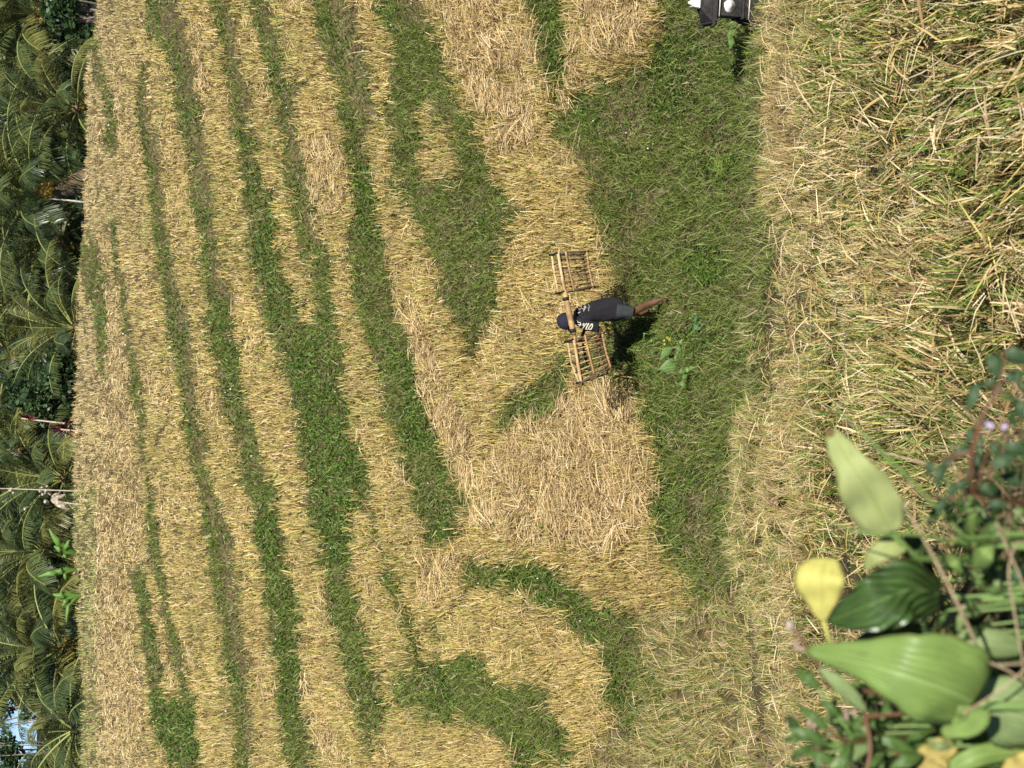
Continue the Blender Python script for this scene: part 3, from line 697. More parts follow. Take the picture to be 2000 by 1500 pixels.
# banana plants
M_ban = leafmat('banana_leaf', (.20, .38, .07), (.3, .4, .12), .4, .35, 24)
def ribbon(points, widths, nv=6, cup=.15, roll=0.0, ripple=0.0, seed=0, view=None, asym=None):
    """leaf surface round a 3-D centre line; returns V, F, uv"""
    pts = [Vector(q) for q in points]; n = 20; q = random.Random(seed); ctrl = pts
    def cr(f):
        i = min(int(f), len(ctrl) - 2); t = f - i
        p0 = ctrl[max(i - 1, 0)]; p1 = ctrl[i]; p2 = ctrl[i + 1]; p3 = ctrl[min(i + 2, len(ctrl) - 1)]
        return .5 * ((2 * p1) + (p2 - p0) * t + (2 * p0 - 5 * p1 + 4 * p2 - p3) * t * t + (3 * p1 - p0 - 3 * p2 + p3) * t ** 3)
    V = []; UV = []; F = []; ph = q.uniform(0, 6)
    for i in range(n + 1):
        s = i / n; f = s * (len(ctrl) - 1); c = cr(f); T = (cr(min(f + .05, len(ctrl) - 1)) - cr(max(f - .05, 0))).normalized()
        vw = (view or (c - Vector((0, 0, CAMZ)))).normalized()
        S = T.cross(vw).normalized(); N = S.cross(T).normalized()
        S = (S * math.cos(roll) + N * math.sin(roll)).normalized(); N = S.cross(T).normalized()
        wf = np.interp(s * (len(widths) - 1), range(len(widths)), widths) * (1 + q.uniform(-.035, .035))
        for j in range(nv + 1):
            v = j / nv * 2 - 1; off = wf * .5 * v * (1 if asym is None else (1 + asym * (1 if v > 0 else -1)))
            hgt = abs(v) ** 1.5 * cup * wf + ripple * wf * math.sin(s * 17 + ph + v * 1.5) * abs(v)
            V.append(c + S * off + N * hgt); UV.append((s, j / nv))
    for i in range(n):
        for j in range(nv):
            a = i * (nv + 1) + j; F.append((a, a + 1, a + nv + 2, a + nv + 1))
    return V, F, UV
def leaf(name, parent, m, *a, label=None, thick=.0006, **k):
    V, F, UV = ribbon(*a, **k)
    me = np_mesh(name, np.array([tuple(v) for v in V]), np.array(F), uv=np.array(UV))
    o = link(name, me, m, parent)
    sm = o.modifiers.new('thickness', 'SOLIDIFY'); sm.thickness = thick
    if label: o['label'] = label
    return o
def banana(px, py, depth, leaves, label, seed):
    base = P(px, py, depth); root = empty('banana_plant', (base.x, base.y, base.z - 4)); tag(root, label, 'banana plant', 'banana plants behind the top terrace')
    mb = MB(); mb.add(tube([(0, 0, 0), (0, 0, 2), base - Vector(root.location)], [.14, .12, .06], 8)); o = mb.build('stem', mat('banana_stem', (.3, .33, .12), .6, .3, col2=(.2, .15, .07), vscale=3), root); o.location = (0, 0, 0)
    for k, (tx, ty, w) in enumerate(leaves):
        tip = P(tx, ty, depth - .5); md = base.lerp(tip, .5) + Vector((0, -.2, .25))
        leaf('leaf', root, M_ban, [base, base.lerp(md, .5) + Vector((0, 0, .12)), md, tip], [.05, w * .5, w * .62, w * .5, .05], ripple=.16, seed=seed + k, cup=.3, thick=.004)
banana(150, 1078, 66, [(96, 1032, .5), (106, 1066, .45), (135, 1055, .4), (128, 1090, .35)], 'banana plant with torn upright leaves at the stubble edge, right one of the group', 1)
banana(150, 1112, 66.5, [(74, 1126, .5), (110, 1116, .5), (128, 1132, .3)], 'banana plant with one long pointed leaf, middle one of the group', 2)
banana(158, 1162, 65.5, [(103, 1161, .5), (122, 1185, .35), (130, 1216, .3)], 'small banana plant with folded leaves, left one of the group', 3)

# pale flowering stem and dead pale foliage
M_pale = mat('pale_petal', (.55, .49, .40), .7, .2, col2=(.32, .24, .17), vscale=6)
b0 = P(148, 959, 64.5); root = empty('flowering_stem', (b0.x, b0.y, b0.z - 3)); tag(root, 'thin pale upright stem with clusters of whitish blossoms rising over the stubble edge', 'plant')
mb = MB(); mb.add(tube([(0, 0, 0), b0 - root.location, P(60, 956, 64.5) - root.location, P(-30, 953, 64.5) - root.location], [.035, .03, .025, .015], 6)); o = mb.build('stem', M_cane, root); o.location = (0, 0, 0)
q = random.Random(3)
for (x, y, n, s) in [(22, 958, 5, .07), (80, 957, 8, .10), (95, 956, 6, .09)]:
    mb = MB()
    for _ in range(n): mb.ball(P(x, y, 64.5) - root.location + Vector((q.gauss(0, s), q.gauss(0, .1), q.gauss(0, s * .7))), q.uniform(.03, .07), 6)
    o = mb.build('blossom', M_pale, root); o.location = (0, 0, 0)
b0 = P(150, 985, 65); root = empty('withered_plant', (b0.x, b0.y, b0.z - 3)); tag(root, 'withered pale plant with bleached drooping leaves left of the flowering stem', 'plant')
mb = MB(); mb.add(tube([(0, 0, 0), b0 - root.location, P(100, 978, 65) - root.location], .03, 6)); o = mb.build('stem', M_cane, root); o.location = (0, 0, 0)
mb = MB()
for (x, y, x2, y2) in [(100, 978, 128, 966), (100, 978, 130, 985), (96, 984, 88, 975), (105, 980, 135, 995), (55, 996, 50, 990), (100, 978, 118, 960)]:
    V_, F_, U_ = ribbon([P(x, y, 65), P((x + x2) / 2, (y + y2) / 2, 64.8) + Vector((0, 0, .05)), P(x2, y2, 65)], [.05, .2, .16, .03], ripple=.2, seed=x2)
    mb.add(([v - root.location for v in V_], F_))
o = mb.build('leaves', M_pale, root); o.location = (0, 0, 0)
# thin pale stem beside trunk
root = MB(); root.add(tube([P(170, 396, 70), P(140, 392, 70), P(95, 388, 70)], [.05, .045, .03], 6)); root.add(tube([P(170, 396, 70) - Vector((0, 0, 6.5)), P(170, 396, 70)], .05, 6))
o = root.build('bare_stem', mat('bleached_wood', (.62, .58, .52), .8, .2, col2=(.4, .36, .32), vscale=5)); tag(o, 'thin bleached bare stem leaning beside the ringed palm trunk', 'dead stem')

# ================================================================== shrine
SD = 18.7
M_stone = mat('black_stone', (.055, .05, .047), .85, .25, bump=.7, bscale=30, col2=(.022, .02, .02), vscale=12)
M_white = mat('white_lime', (.8, .79, .76), .8, .2, bump=.3, bscale=60, col2=(.6, .58, .54), vscale=14)
sc0 = P(1464, 15, SD); root = empty('spirit_shrine', (sc0.x, sc0.y, sc0.z - .5)); tag(root, 'small weathered black stone shrine with white painted finial at the path edge', 'shrine')
root.rotation_euler = (0, 0, R(-8)); root.scale = (1.06,) * 3
def tier(mb, z0, z1, a, b, tw=None):
    a2, b2 = tw or (a, b)
    V = [(-a, -b, z0), (a, -b, z0), (a, b, z0), (-a, b, z0), (-a2, -b2, z1), (a2, -b2, z1), (a2, b2, z1), (-a2, b2, z1)]
    mb.add((V, [(0, 3, 2, 1), (4, 5, 6, 7), (0, 1, 5, 4), (1, 2, 6, 5), (2, 3, 7, 6), (3, 0, 4, 7)]))
def sh(name, tiers, m):
    mb = MB()
    for t in tiers: tier(mb, *t)
    bm = bmesh.new(); bm.from_mesh(mb.mesh(name)); bmesh.ops.bevel(bm, geom=bm.edges[:], offset=.006, segments=2, affect='EDGES', profile=.6)
    me = bpy.data.meshes.new(name); bm.to_mesh(me); bm.free(); o = link(name, me, m, root, True); o.location = (0, 0, 0); return o
k = .5
sh('plinth', [(-.6, k - .03, .19, .19), (k - .028, k + .03, .175, .175)], M_stone)
sh('base_moulding', [(k + .032, k + .065, .155, .155), (k + .067, k + .10, .135, .135), (k + .102, k + .125, .15, .15)], M_stone)
sh('body', [(k + .127, k + .40, .128, .128)], M_stone)
sh('cornice', [(k + .402, k + .425, .15, .15), (k + .427, k + .445, .18, .155)], M_stone)
sh('roof', [(k + .447, k + .50, .24, .175, (.22, .16)), (k + .502, k + .60, .20, .15, (.07, .06))], M_stone)
for sx_ in (-1, 1):
    for sy_ in (-1, 1):
        mb = MB(); mb.add(tube([(.20 * sx_, .14 * sy_, k + .46), (.235 * sx_, .17 * sy_, k + .475), (.262 * sx_, .18 * sy_, k + .52)], [.03, .024, .006], 6)); o = mb.build('roof_horn', M_stone, root); o.location = (0, 0, 0)
sh('finial', [(k + .602, k + .625, .05, .05, (.06, .06)), (k + .627, k + .70, .052, .052, (.045, .045)), (k + .702, k + .74, .03, .03, (.012, .012))], M_white)
mb = MB(); q = random.Random(2)
for _ in range(3):
    n_ = 22; pr = []
    for i in range(n_): 
        a = 2 * math.pi * i / n_; rr = (.078 + q.uniform(-.008, .008)) * (1 - .25 * _); pr.append((-.012 + rr * math.cos(a), -.130 - .007 * (_ + 1), k + .285 + rr * .85 * math.sin(a)))
    V_ = [(-.012, -.130 - .009 * (_ + 1), k + .285)] + pr; mb.add((V_ + [(v[0], -.125, v[2]) for v in pr], [(0, 1 + i, 1 + (i + 1) % n_) for i in range(n_)] + [(1 + i, 1 + n_ + i, 1 + n_ + (i + 1) % n_, 1 + (i + 1) % n_) for i in range(n_)]))
o = mb.build('round_emblem', M_white, root); o.location = (0, 0, 0); o['label'] = 'round white painted emblem on the front'
for by_, bz_, bw_ in ((-.158, k + .05, .15), (-.1525, k + .414, .14)):
    mb = MB(); mb.box((0, by_, bz_), (bw_, .002, .007)); o = mb.build('white_line', M_white, root); o.location = (0, 0, 0)

# ================================================================== skin helper
def skin(name, verts, edges, root_i=0, sub=2, m=None):
    me = bpy.data.meshes.new(name); me.from_pydata([tuple(v[0]) for v in verts], edges, []); o = bpy.data.objects.new(name, me); C.objects.link(o)
    md = o.modifiers.new('s', 'SKIN'); md.use_smooth_shade = True; md.branch_smoothing = .3
    for i, v in enumerate(verts):
        r = v[1] if hasattr(v[1], '__len__') else (v[1], v[1]); sv = me.skin_vertices[0].data[i]; sv.radius = r; sv.use_root = (i == root_i)
    s = o.modifiers.new('b', 'SUBSURF'); s.levels = sub; s.render_levels = sub
    dg = bpy.context.evaluated_depsgraph_get(); ev = o.evaluated_get(dg); nm = bpy.data.meshes.new_from_object(ev)
    bpy.data.objects.remove(o); bpy.data.meshes.remove(me)
    return link(name, nm, m)
# ================================================================== the man
YN, YM, YF = 20.45, 20.63, 20.81          # near side, middle, far side of his body
M_skin = mat('skin', (.175, .085, .052), .42, .5, bump=.15, bscale=40, col2=(.125, .058, .036), vscale=9)
M_shirt = mat('black_cotton', (.020, .019, .023), .85, .2, bump=.5, bscale=14)
M_short = mat('grey_cotton', (.046, .052, .053), .85, .2, bump=.5, bscale=16, col2=(.032, .037, .038), vscale=9)
M_cap = mat('purple_cotton', (.024, .021, .036), .85, .25, bump=.2, bscale=30)
BV = [ # body graph: (position, radius)
 (J(1198, 604, YM), .09),           #0 pelvis
 (J(1178, 605, YM), .10),           #1 waist
 (J(1152, 611, YM), (.11, .11)),    #2 chest
 (J(1133, 617, YM), .075),           #3 upper chest
 (J(1121, 621, YM), .055),          #4 neck
 (J(1112, 626, YM), .078),          #5 jaw
 (J(1103, 626, YM), .098),          #6 skull
 (J(1094, 628, YM), .07),           #7 crown
 (J(1136, 631, YN), .052),          #8 near shoulder
 (J(1154, 638, YN - .02), .050),    #9 mid upper arm
 (J(1171, 642, YN - .02), .046),    #10 elbow
 (J(1172, 653, YN + .02), .042),    #11 forearm
 (J(1170, 666, YN + .06), .028),    #12 wrist
 (J(1169, 673, YN + .08), .034),    #13 palm
 (J(1136, 606, YF), .052),          #14 far shoulder
 (J(1160, 610, YF + .02), .045),    #15 far elbow
 (J(1150, 630, YF + .04), .036),    #16
 (J(1140, 648, YF - .05), .026),    #17 far wrist
 (J(1137, 656, YF - .1), .03),      #18 far palm
 (J(1212, 604, YN + .08), .075),    #19 near hip
 (J(1229, 609, YN + .05), .066),    #20 near knee above
 (J(1241, 607, YN + .05), .058),    #21 knee
 (J(1254, 600, YN + .08), .055),    #22 upper calf
 (J(1267, 594, YN + .10), .056),    #23 calf
 (J(1285, 587, YN + .05), .036),    #24 lower shin
 (J(1300, 582, YN + .05), .032),    #25 ankle
 (J(1309, 577, YN + .05), .034),    #26 heel
 (J(1309, 585, YN + .05), .034),    #27 mid foot
 (J(1311, 596, YN + .05), .026),    #28 toes
 (J(1212, 606, YF), .075),          #29 far hip
 (J(1236, 611, YF), .060),          #30 far knee
 (J(1254, 612, YF + .02), .052),    #31 far calf
 (J(1274, 614, YF + .02), .036),    #32 far shin
 (J(1287, 616, YF + .02), .032),    #33 far ankle
 (J(1294, 619, YF + .02), .034),    #34
 (J(1297, 632, YF + .02), .026),    #35 far toes
 (J(1110, 637, YM), .030),          #36 nose/face
 (J(1115, 634, YM), .034),          #37 chin
]
BE = [(0, 1), (1, 2), (2, 3), (3, 4), (4, 5), (5, 6), (6, 7), (3, 8), (8, 9), (9, 10), (10, 11), (11, 12), (12, 13), (3, 14), (14, 15), (15, 16), (16, 17), (17, 18),
      (0, 19), (19, 20), (20, 21), (21, 22), (22, 23), (23, 24), (24, 25), (25, 26), (25, 27), (27, 28), (0, 29), (29, 30), (30, 31), (31, 32), (32, 33), (33, 34), (34, 35), (6, 36), (5, 37)]
def fingers(pi, dx, curl):
    c = BV[pi][0]
    for k in range(4):
        o1 = Vector(dx) * .035 + Vector((0, (k - 1.5) * .019, 0)); l = [.8, 1, .95, .75][k]
        a = len(BV); BV.append((c + o1, .0105)); BV.append((c + o1 + Vector(dx) * .03 * l + Vector(curl) * .012, .009)); BV.append((c + o1 + Vector(dx) * .04 * l + Vector(curl) * .036, .0075))
        BE.extend([(pi, a), (a, a + 1), (a + 1, a + 2)])
    a = len(BV); BV.append((c + Vector((0, -.032, .02)), .0115)); BV.append((c + Vector((0, -.03, .02)) + Vector(dx) * .03 + Vector(curl) * .02, .0095)); BE.extend([(pi, a), (a, a + 1)])
fingers(13, (-1, 0, .1), (0, 0, -1)); fingers(18, (-1, 0, .2), (0, 0, 1))
person = skin('person', BV, BE, 0, 2, M_skin)
tag(person, 'barefoot man in black T-shirt, grey shorts and dark cap walking with a shoulder pole', 'person')
# clothes: lofted cloth tubes with folds
def loft(rings, n=40, sub=5, fold=.008, seed=0):
    """rings: (centre, half_front_back, half_side); returns V, F of an open tube"""
    cs = [Vector(r_[0]) for r_ in rings]; V = []; F = []; m_ = (len(rings) - 1) * sub + 1
    for i in range(m_):
        f = i / sub; k0 = min(int(f), len(rings) - 2); t_ = f - k0; ts = t_ * t_ * (3 - 2 * t_) if 0 else t_
        p0_ = cs[max(k0 - 1, 0)]; p1 = cs[k0]; p2 = cs[k0 + 1]; p3 = cs[min(k0 + 2, len(cs) - 1)]
        c = .5 * ((2 * p1) + (p2 - p0_) * t_ + (2 * p0_ - 5 * p1 + 4 * p2 - p3) * t_ * t_ + (3 * p1 - p0_ - 3 * p2 + p3) * t_ ** 3)
        ax = (p2 - p1).normalized(); e1 = (Vector((1, 0, 0)) - ax * ax.x).normalized(); e2 = ax.cross(e1)
        a = rings[k0][1] * (1 - ts) + rings[k0 + 1][1] * ts; b = rings[k0][2] * (1 - ts) + rings[k0 + 1][2] * ts
        for j in range(n):
            w_ = 2 * math.pi * j / n
            g_ = fold * (mnoise.noise(Vector((math.cos(w_) * 2.2 + seed, math.sin(w_) * 2.2, f * .55))) * 1.6 + .5 * math.sin(w_ * 5 + f * 1.3 + seed) * min(1, f / 2) + .4 * mnoise.noise(Vector((math.cos(w_) * 5, math.sin(w_) * 5 + seed, f * 2.2))))
            sq = 1 + .05 * math.cos(4 * w_)
            V.append(c + e1 * math.cos(w_) * (a / sq + g_) + e2 * math.sin(w_) * (b / sq + g_))
    for i in range(m_ - 1):
        for j in range(n): F.append((i * n + j, i * n + (j + 1) % n, (i + 1) * n + (j + 1) % n, (i + 1) * n + j))
    return V, F
mb = MB()
mb.add(loft([(J(1121.5, 620, YM), .06, .055), (J(1125, 620, YM), .095, .10), (J(1130, 619, YM), .125, .155), (J(1138, 617, YM), .145, .165), (J(1152, 612, YM), .152, .16), (J(1168, 608, YM), .162, .158), (J(1184, 605, YM), .178, .165), (J(1198, 604, YM), .182, .17), (J(1208, 604, YM), .172, .165)], fold=.009))
mb.add(loft([(J(1129, 622, YN + .05), .05, .05), (J(1133, 629, YN + .01), .078, .075), (J(1144, 634, YN - .01), .080, .076), (J(1156, 637, YN - .02), .076, .072), (J(1166, 639, YN - .02), .074, .070)], 24, 5, .006, 3))
mb.add(loft([(J(1130, 612, YF - .05), .05, .05), (J(1136, 607, YF), .075, .07), (J(1150, 607, YF + .02), .07, .065)], 24, 5, .006, 5))
shirt = mb.build('shirt', M_shirt); shirt.parent = person; shirt.modifiers.new('t', 'SOLIDIFY').thickness = .005
mb = MB()
mb.add(loft([(J(1190, 604, YM), .13, .14), (J(1200, 604, YM), .150, .150), (J(1210, 604, YM), .150, .150), (J(1216, 604, YM), .135, .145)], fold=.006, seed=7))
mb.add(loft([(J(1203, 605, YN + .09), .11, .095), (J(1214, 607, YN + .07), .105, .10), (J(1224, 609, YN + .05), .100, .098), (J(1234, 611, YN + .04), .098, .096)], 30, 6, .010, 8))
mb.add(loft([(J(1203, 600, YF - .04), .11, .095), (J(1214, 603, YF), .105, .10), (J(1223, 607, YF), .100, .098), (J(1231, 611, YF), .096, .095)], 30, 6, .010, 9))
shorts = mb.build('shorts', M_short); shorts.parent = person; shorts.modifiers.new('t', 'SOLIDIFY').thickness = .005
# cap: dome, brim, button
hc = J(1105, 627, YM)
up = (J(1090, 630, YM) - hc).normalized(); fw = Vector((-1, -.12, -.15)); fw = (fw - up * fw.dot(up)).normalized(); sd_ = up.cross(fw).normalized()
V_ = []; F_ = []; nu, nvv = 12, 28
for i in range(nu + 1):
    a = (math.pi * .53) * i / nu
    for j in range(nvv):
        b = 2 * math.pi * j / nvv; seam = 1 - .012 * (abs(math.sin(b * 3)) < .12)
        V_.append(hc + (up * math.cos(a) * .128 + (fw * math.cos(b) * .125 + sd_ * math.sin(b) * .112) * math.sin(a)) * seam)
for i in range(nu):
    for j in range(nvv): F_.append((i * nvv + j, i * nvv + (j + 1) % nvv, (i + 1) * nvv + (j + 1) % nvv, (i + 1) * nvv + j))
mb = MB(); mb.add((V_, F_)); mb.ball(hc + up * .13, .012, 6)
cap = mb.build('cap', M_cap); cap.parent = person; cap.modifiers.new('t', 'SOLIDIFY').thickness = .003
V_ = []; F_ = []
for i in range(6):
    for j in range(13):
        b = (j / 12 * 2 - 1) * .95; r_ = .118 + .072 * i / 5 * math.cos(b) ** .5
        V_.append(hc + fw * math.cos(b) * r_ + sd_ * math.sin(b) * (.108 + .01 * i / 5) - up * (.012 + .022 * i / 5 + .02 * math.sin(b) ** 2 * i / 5))
for i in range(5):
    for j in range(12): a = i * 13 + j; F_.append((a, a + 1, a + 14, a + 13))
mb = MB(); mb.add((V_, F_)); brim = mb.build('brim', M_cap); brim.parent = cap; brim.modifiers.new('t', 'SOLIDIFY').thickness = .004
# lettering on the shirt, laid on the cloth
dg = bpy.context.evaluated_depsgraph_get(); dg.update()
bmt = bmesh.new(); bmt.from_mesh(shirt.data); bvh = BVHTree.FromBMesh(bmt)
def stroke(mb, pts, wpx, flatpx=None):
    """pts in photo pixels; ribbon laid on the cloth surface"""
    P3 = []
    dense = []
    for a, b in zip(pts[:-1], pts[1:]):
        for k_ in range(4): dense.append((a[0] + (b[0] - a[0]) * k_ / 4, a[1] + (b[1] - a[1]) * k_ / 4))
    dense.append(pts[-1])
    for (x, y) in dense:
        o_ = Vector((0, 0, CAMZ)); d = (P(x, y, 1) - o_).normalized(); hit = bvh.ray_cast(o_, d)
        if hit[0] is None: continue
        P3.append((hit[0] + hit[1] * (.0055 if hit[1].dot(d) < 0 else -.0055), hit[1]))
    if len(P3) < 2: return
    V_ = []; w_ = wpx * .5 * 22.4 / 3000
    for i, (p_, n_) in enumerate(P3):
        t_ = (P3[min(i + 1, len(P3) - 1)][0] - P3[max(i - 1, 0)][0]).normalized(); s_ = t_.cross(n_).normalized() * w_ * (1 if 0 < i < len(P3) - 1 else .6)
        V_ += [p_ - s_, p_ + s_]
    mb.add((V_, [(2 * i, 2 * i + 1, 2 * i + 3, 2 * i + 2) for i in range(len(P3) - 1)]))
def ptc(x, y): return (1080 + x / 14.286, 560 + y / 14.286)
mb = MB()
L1 = [ # script word running from the sleeve up over the shoulder (2000-px crop coordinates)
 ([(1090, 1030), (1100, 1100), (1060, 1180), (1010, 1190)], 2.2), ([(1085, 1035), (1040, 1080), (1000, 1130), (985, 1190)], 2.0), ([(1000, 1020), (960, 1080), (930, 1140), (915, 1190)], 2.3), ([(915, 1190), (990, 1170)], 1.2),
 ([(950, 1015), (900, 1060), (850, 1130), (815, 1180)], 1.4), ([(890, 1040), (850, 1050), (820, 1080)], 1.0), ([(860, 1100), (835, 1040), (860, 1020)], .9),
 ([(780, 1060), (700, 1050), (630, 1060), (620, 1100), (680, 1120), (740, 1090), (780, 1060), (760, 1000), (690, 990)], 1.0),
 ([(690, 990), (610, 985), (610, 950), (660, 930), (690, 960), (680, 1000)], 1.0), ([(590, 910), (580, 870), (630, 830), (660, 880), (630, 940), (600, 930)], 1.0),
 ([(640, 760), (650, 740), (635, 735)], 1.6), ([(690, 755), (720, 730), (770, 700)], 1.1), ([(700, 750), (690, 730)], 1.0),
 ([(600, 690), (640, 660), (650, 610), (620, 580)], 1.6), ([(640, 690), (610, 640)], 1.6), ([(690, 650), (680, 600), (720, 560), (790, 550)], 1.0), ([(740, 660), (780, 620), (800, 570), (770, 560)], .9), ([(720, 640), (740, 600)], .9),
 ([(850, 690), (870, 640), (830, 610), (800, 620)], .9), ([(910, 600), (920, 560), (890, 540), (870, 570), (900, 610), (860, 650)], 1.0)]
for pts, w_ in L1: stroke(mb, [ptc(*q_) for q_ in pts], w_)
o = mb.build('shirt_lettering', mat('cream_print', (.75, .70, .55), .8, .2)); o.parent = person; o['label'] = 'cream script lettering across the shoulder and sleeve'
mb = MB()
for k_ in range(5): stroke(mb, [ptc(1000 + 26 * math.sin(k_), 500 + 38 * k_), ptc(985 + 20 * math.sin(k_ * 2), 530 + 38 * k_)], 2.6)
o = mb.build('small_print', mat('grey_print', (.20, .20, .19), .8, .2)); o.parent = person; o['label'] = 'small faded grey print below the script'
bmt.free()

# ================================================================== carrying pole and crates
M_bam = mat('bamboo', (.52, .34, .14), .55, .3, bump=.15, bscale=20, col2=(.28, .17, .075), vscale=7)
M_bamd = mat('bamboo_dark_and_shaded', (.20, .13, .075), .6, .3, bump=.2, bscale=20, col2=(.09, .06, .04), vscale=8)  # dark bamboo; also carries painted shade for the crates' inner back rails
M_bambr = mat('bamboo_bright', (.70, .53, .28), .5, .3, bump=.15, bscale=20, col2=(.40, .25, .11), vscale=5)
M_tape = mat('black_rubber', (.02, .02, .022), .6, .3)
YP = 20.33
pa = [J(1092, 484, YP + .12), J(1098, 530, YP + .08), J(1104, 574, YP + .03), J(1112, 614, YP), J(1121, 652, YP), J(1128, 690, YP + .03), J(1138, 752, YP + .08)]
mb = MB(); pts = []; rr = []
for a, b, ra, rb in [(pa[0], pa[1], .018, .022), (pa[1], pa[2], .022, .030), (pa[2], pa[3], .040, .043), (pa[3], pa[4], .043, .040), (pa[4], pa[5], .028, .024), (pa[5], pa[6], .024, .018)]:
    for i in range(9):
        s = i / 8; pts.append(a.lerp(b, s)); rr.append((ra + (rb - ra) * s) * (1.10 if i == 4 else 1))
mb.add(tube(pts, rr, 12)); root = mb.build('carrying_pole', M_bam); tag(root, 'thick bamboo carrying pole resting on the man\'s near shoulder', 'pole')
for (x, y, x2, y2) in [(1105.2, 580, 1106.6, 586.5), (1117.8, 642, 1119.2, 649)]:
    a, b = J(x, y, YP + .0), J(x2, y2, YP + .0); a.y = YP + (.02 if y < 600 else 0); b.y = a.y
    mb = MB(); mb.add(tube([a, b], .047, 12)); o = mb.build('binding', M_tape); o.parent = root; o['label'] = 'black rubber binding band'
def crate(label, ft, fb, bt, bb, mid, Y, nsl, seed, bright):
    """ft/bt: front/back top rail point lists, fb/bb bottom rails, mid: front middle rail (photo px)"""
    q = random.Random(seed); Yb = Y + .27
    o0 = J(*ft[0], Y); root = empty('bamboo_crate', o0); tag(root, label, 'crate', 'open bamboo crates hung on the carrying pole')
    def poly(pts, s):
        f = s * (len(pts) - 1); i = min(int(f), len(pts) - 2); t_ = f - i; return (pts[i][0] + (pts[i + 1][0] - pts[i][0]) * t_, pts[i][1] + (pts[i + 1][1] - pts[i][1]) * t_)
    def rail(name, pts, YY, r_, m_):
        mb = MB(); pp = []; rr = []
        for i in range(13):
            s = -.03 + 1.06 * i / 12; x, y = poly(pts, min(max(s, 0), 1)); 
            if s < 0: y -= 2.5
            if s > 1: y += 2.5
            pp.append(J(x, y, YY)); rr.append(r_ * (1.15 if i in (4, 8) else 1))
        mb.add(tube(pp, rr, 8)); return mb.build(name, m_, root)
    rail('top_rail', ft, Y, .022, M_bambr if bright else M_bam); rail('top_rail', bt, Yb, .019, M_bambr)
    rail('middle_rail', mid, Y - .02, .016, M_bam); rail('bottom_rail', fb, Y, .016, M_bam); rail('bottom_rail', bb, Yb, .018, M_bamd)
    midb = [((a[0] * .5 + b[0] * .5) , (a[1] + b[1]) / 2) for a, b in zip(bt, bb)]; rail('middle_rail', midb, Yb, .016, M_bamd)  # back middle rail: its shade is put into the darker bamboo colour
    for k_ in range(nsl):
        s = .01 + .98 * k_ / (nsl - 1) + q.uniform(-.008, .008)
        a = J(*poly(ft, s), Y); b = J(*poly(fb, s), Y); e = (b - a) * .06
        mb = MB(); mb.add(tube([a - e, a.lerp(b, .5) + Vector((q.uniform(-.008, .008), 0, 0)), b + e], q.uniform(.0065, .0105), 6)); mb.build('slat', M_bambr if k_ in bright_ids else (M_bamd if k_ in (0, nsl - 1) or q.random() < .35 else M_bam), root)
        a2 = J(*poly(bt, s), Yb); b2 = J(*poly(bb, s), Yb); e = (b2 - a2) * .04
        mb = MB(); mb.add(tube([a2 - e, b2 + e], q.uniform(.0065, .0105), 6)); mb.build('slat', M_bamd if q.random() < .6 else M_bam, root)
        if k_ % 2 == 0 or k_ == nsl - 1:
            mb = MB(); mb.add(tube([a.lerp(a2, -.05), a2.lerp(a, -.05)], .010, 6)); mb.build('crossbar', M_bam if q.random() < .5 else M_bamd, root)
        mb = MB(); mb.add(tube([b.lerp(b2, -.12), b2.lerp(b, -.08)], .010, 6)); mb.build('crossbar', M_bamd, root)
    for s in (0, 1):   # end frames
        a, b, a2, b2 = J(*poly(ft, s), Y), J(*poly(fb, s), Y), J(*poly(bt, s), Yb), J(*poly(bb, s), Yb)
        mb = MB(); mb.add(tube([a - (b - a) * .08, b + (b - a) * .08], .015, 8)); mb.build('corner_post', M_bamd, root)
        mb = MB(); mb.add(tube([a2 - (b2 - a2) * .05, b2 + (b2 - a2) * .08], .015, 8)); mb.build('corner_post', M_bamd, root)
        for f in (.33, .66): mb = MB(); mb.add(tube([a.lerp(b, f), a2.lerp(b2, f)], .009, 6)); mb.build('crossbar', M_bamd, root)
        mb = MB(); mb.add(tube([a + Vector((0, -.03, .03)), a.lerp(a2, .5) + Vector((0, 0, .0)), a2 + Vector((0, .03, .03))], .014, 6)); mb.build('rope_lashing', M_tape, root)
bright_ids = (3,)
crate('open bamboo slat crate hanging behind the man, at the right-hand pole end', [(1090, 494), (1096, 530), (1103, 569)], [(1146, 491), (1151, 525), (1158, 560)], [(1078, 498), (1083, 535), (1091, 573)], [(1137, 497), (1142, 530), (1149, 563)], [(1105, 493), (1112, 528), (1121, 566)], YP + .03, 9, 1, True)
bright_ids = (5,)
crate('open bamboo slat crate hanging ahead of the man, the one his hand grips', [(1121, 662), (1127, 700), (1135, 746)], [(1176, 651), (1183, 685), (1193, 718)], [(1109, 668), (1116, 708), (1131, 748)], [(1166, 665), (1172, 695), (1184, 730)], [(1143, 657), (1150, 690), (1160, 728)], YP - .02, 9, 2, True)

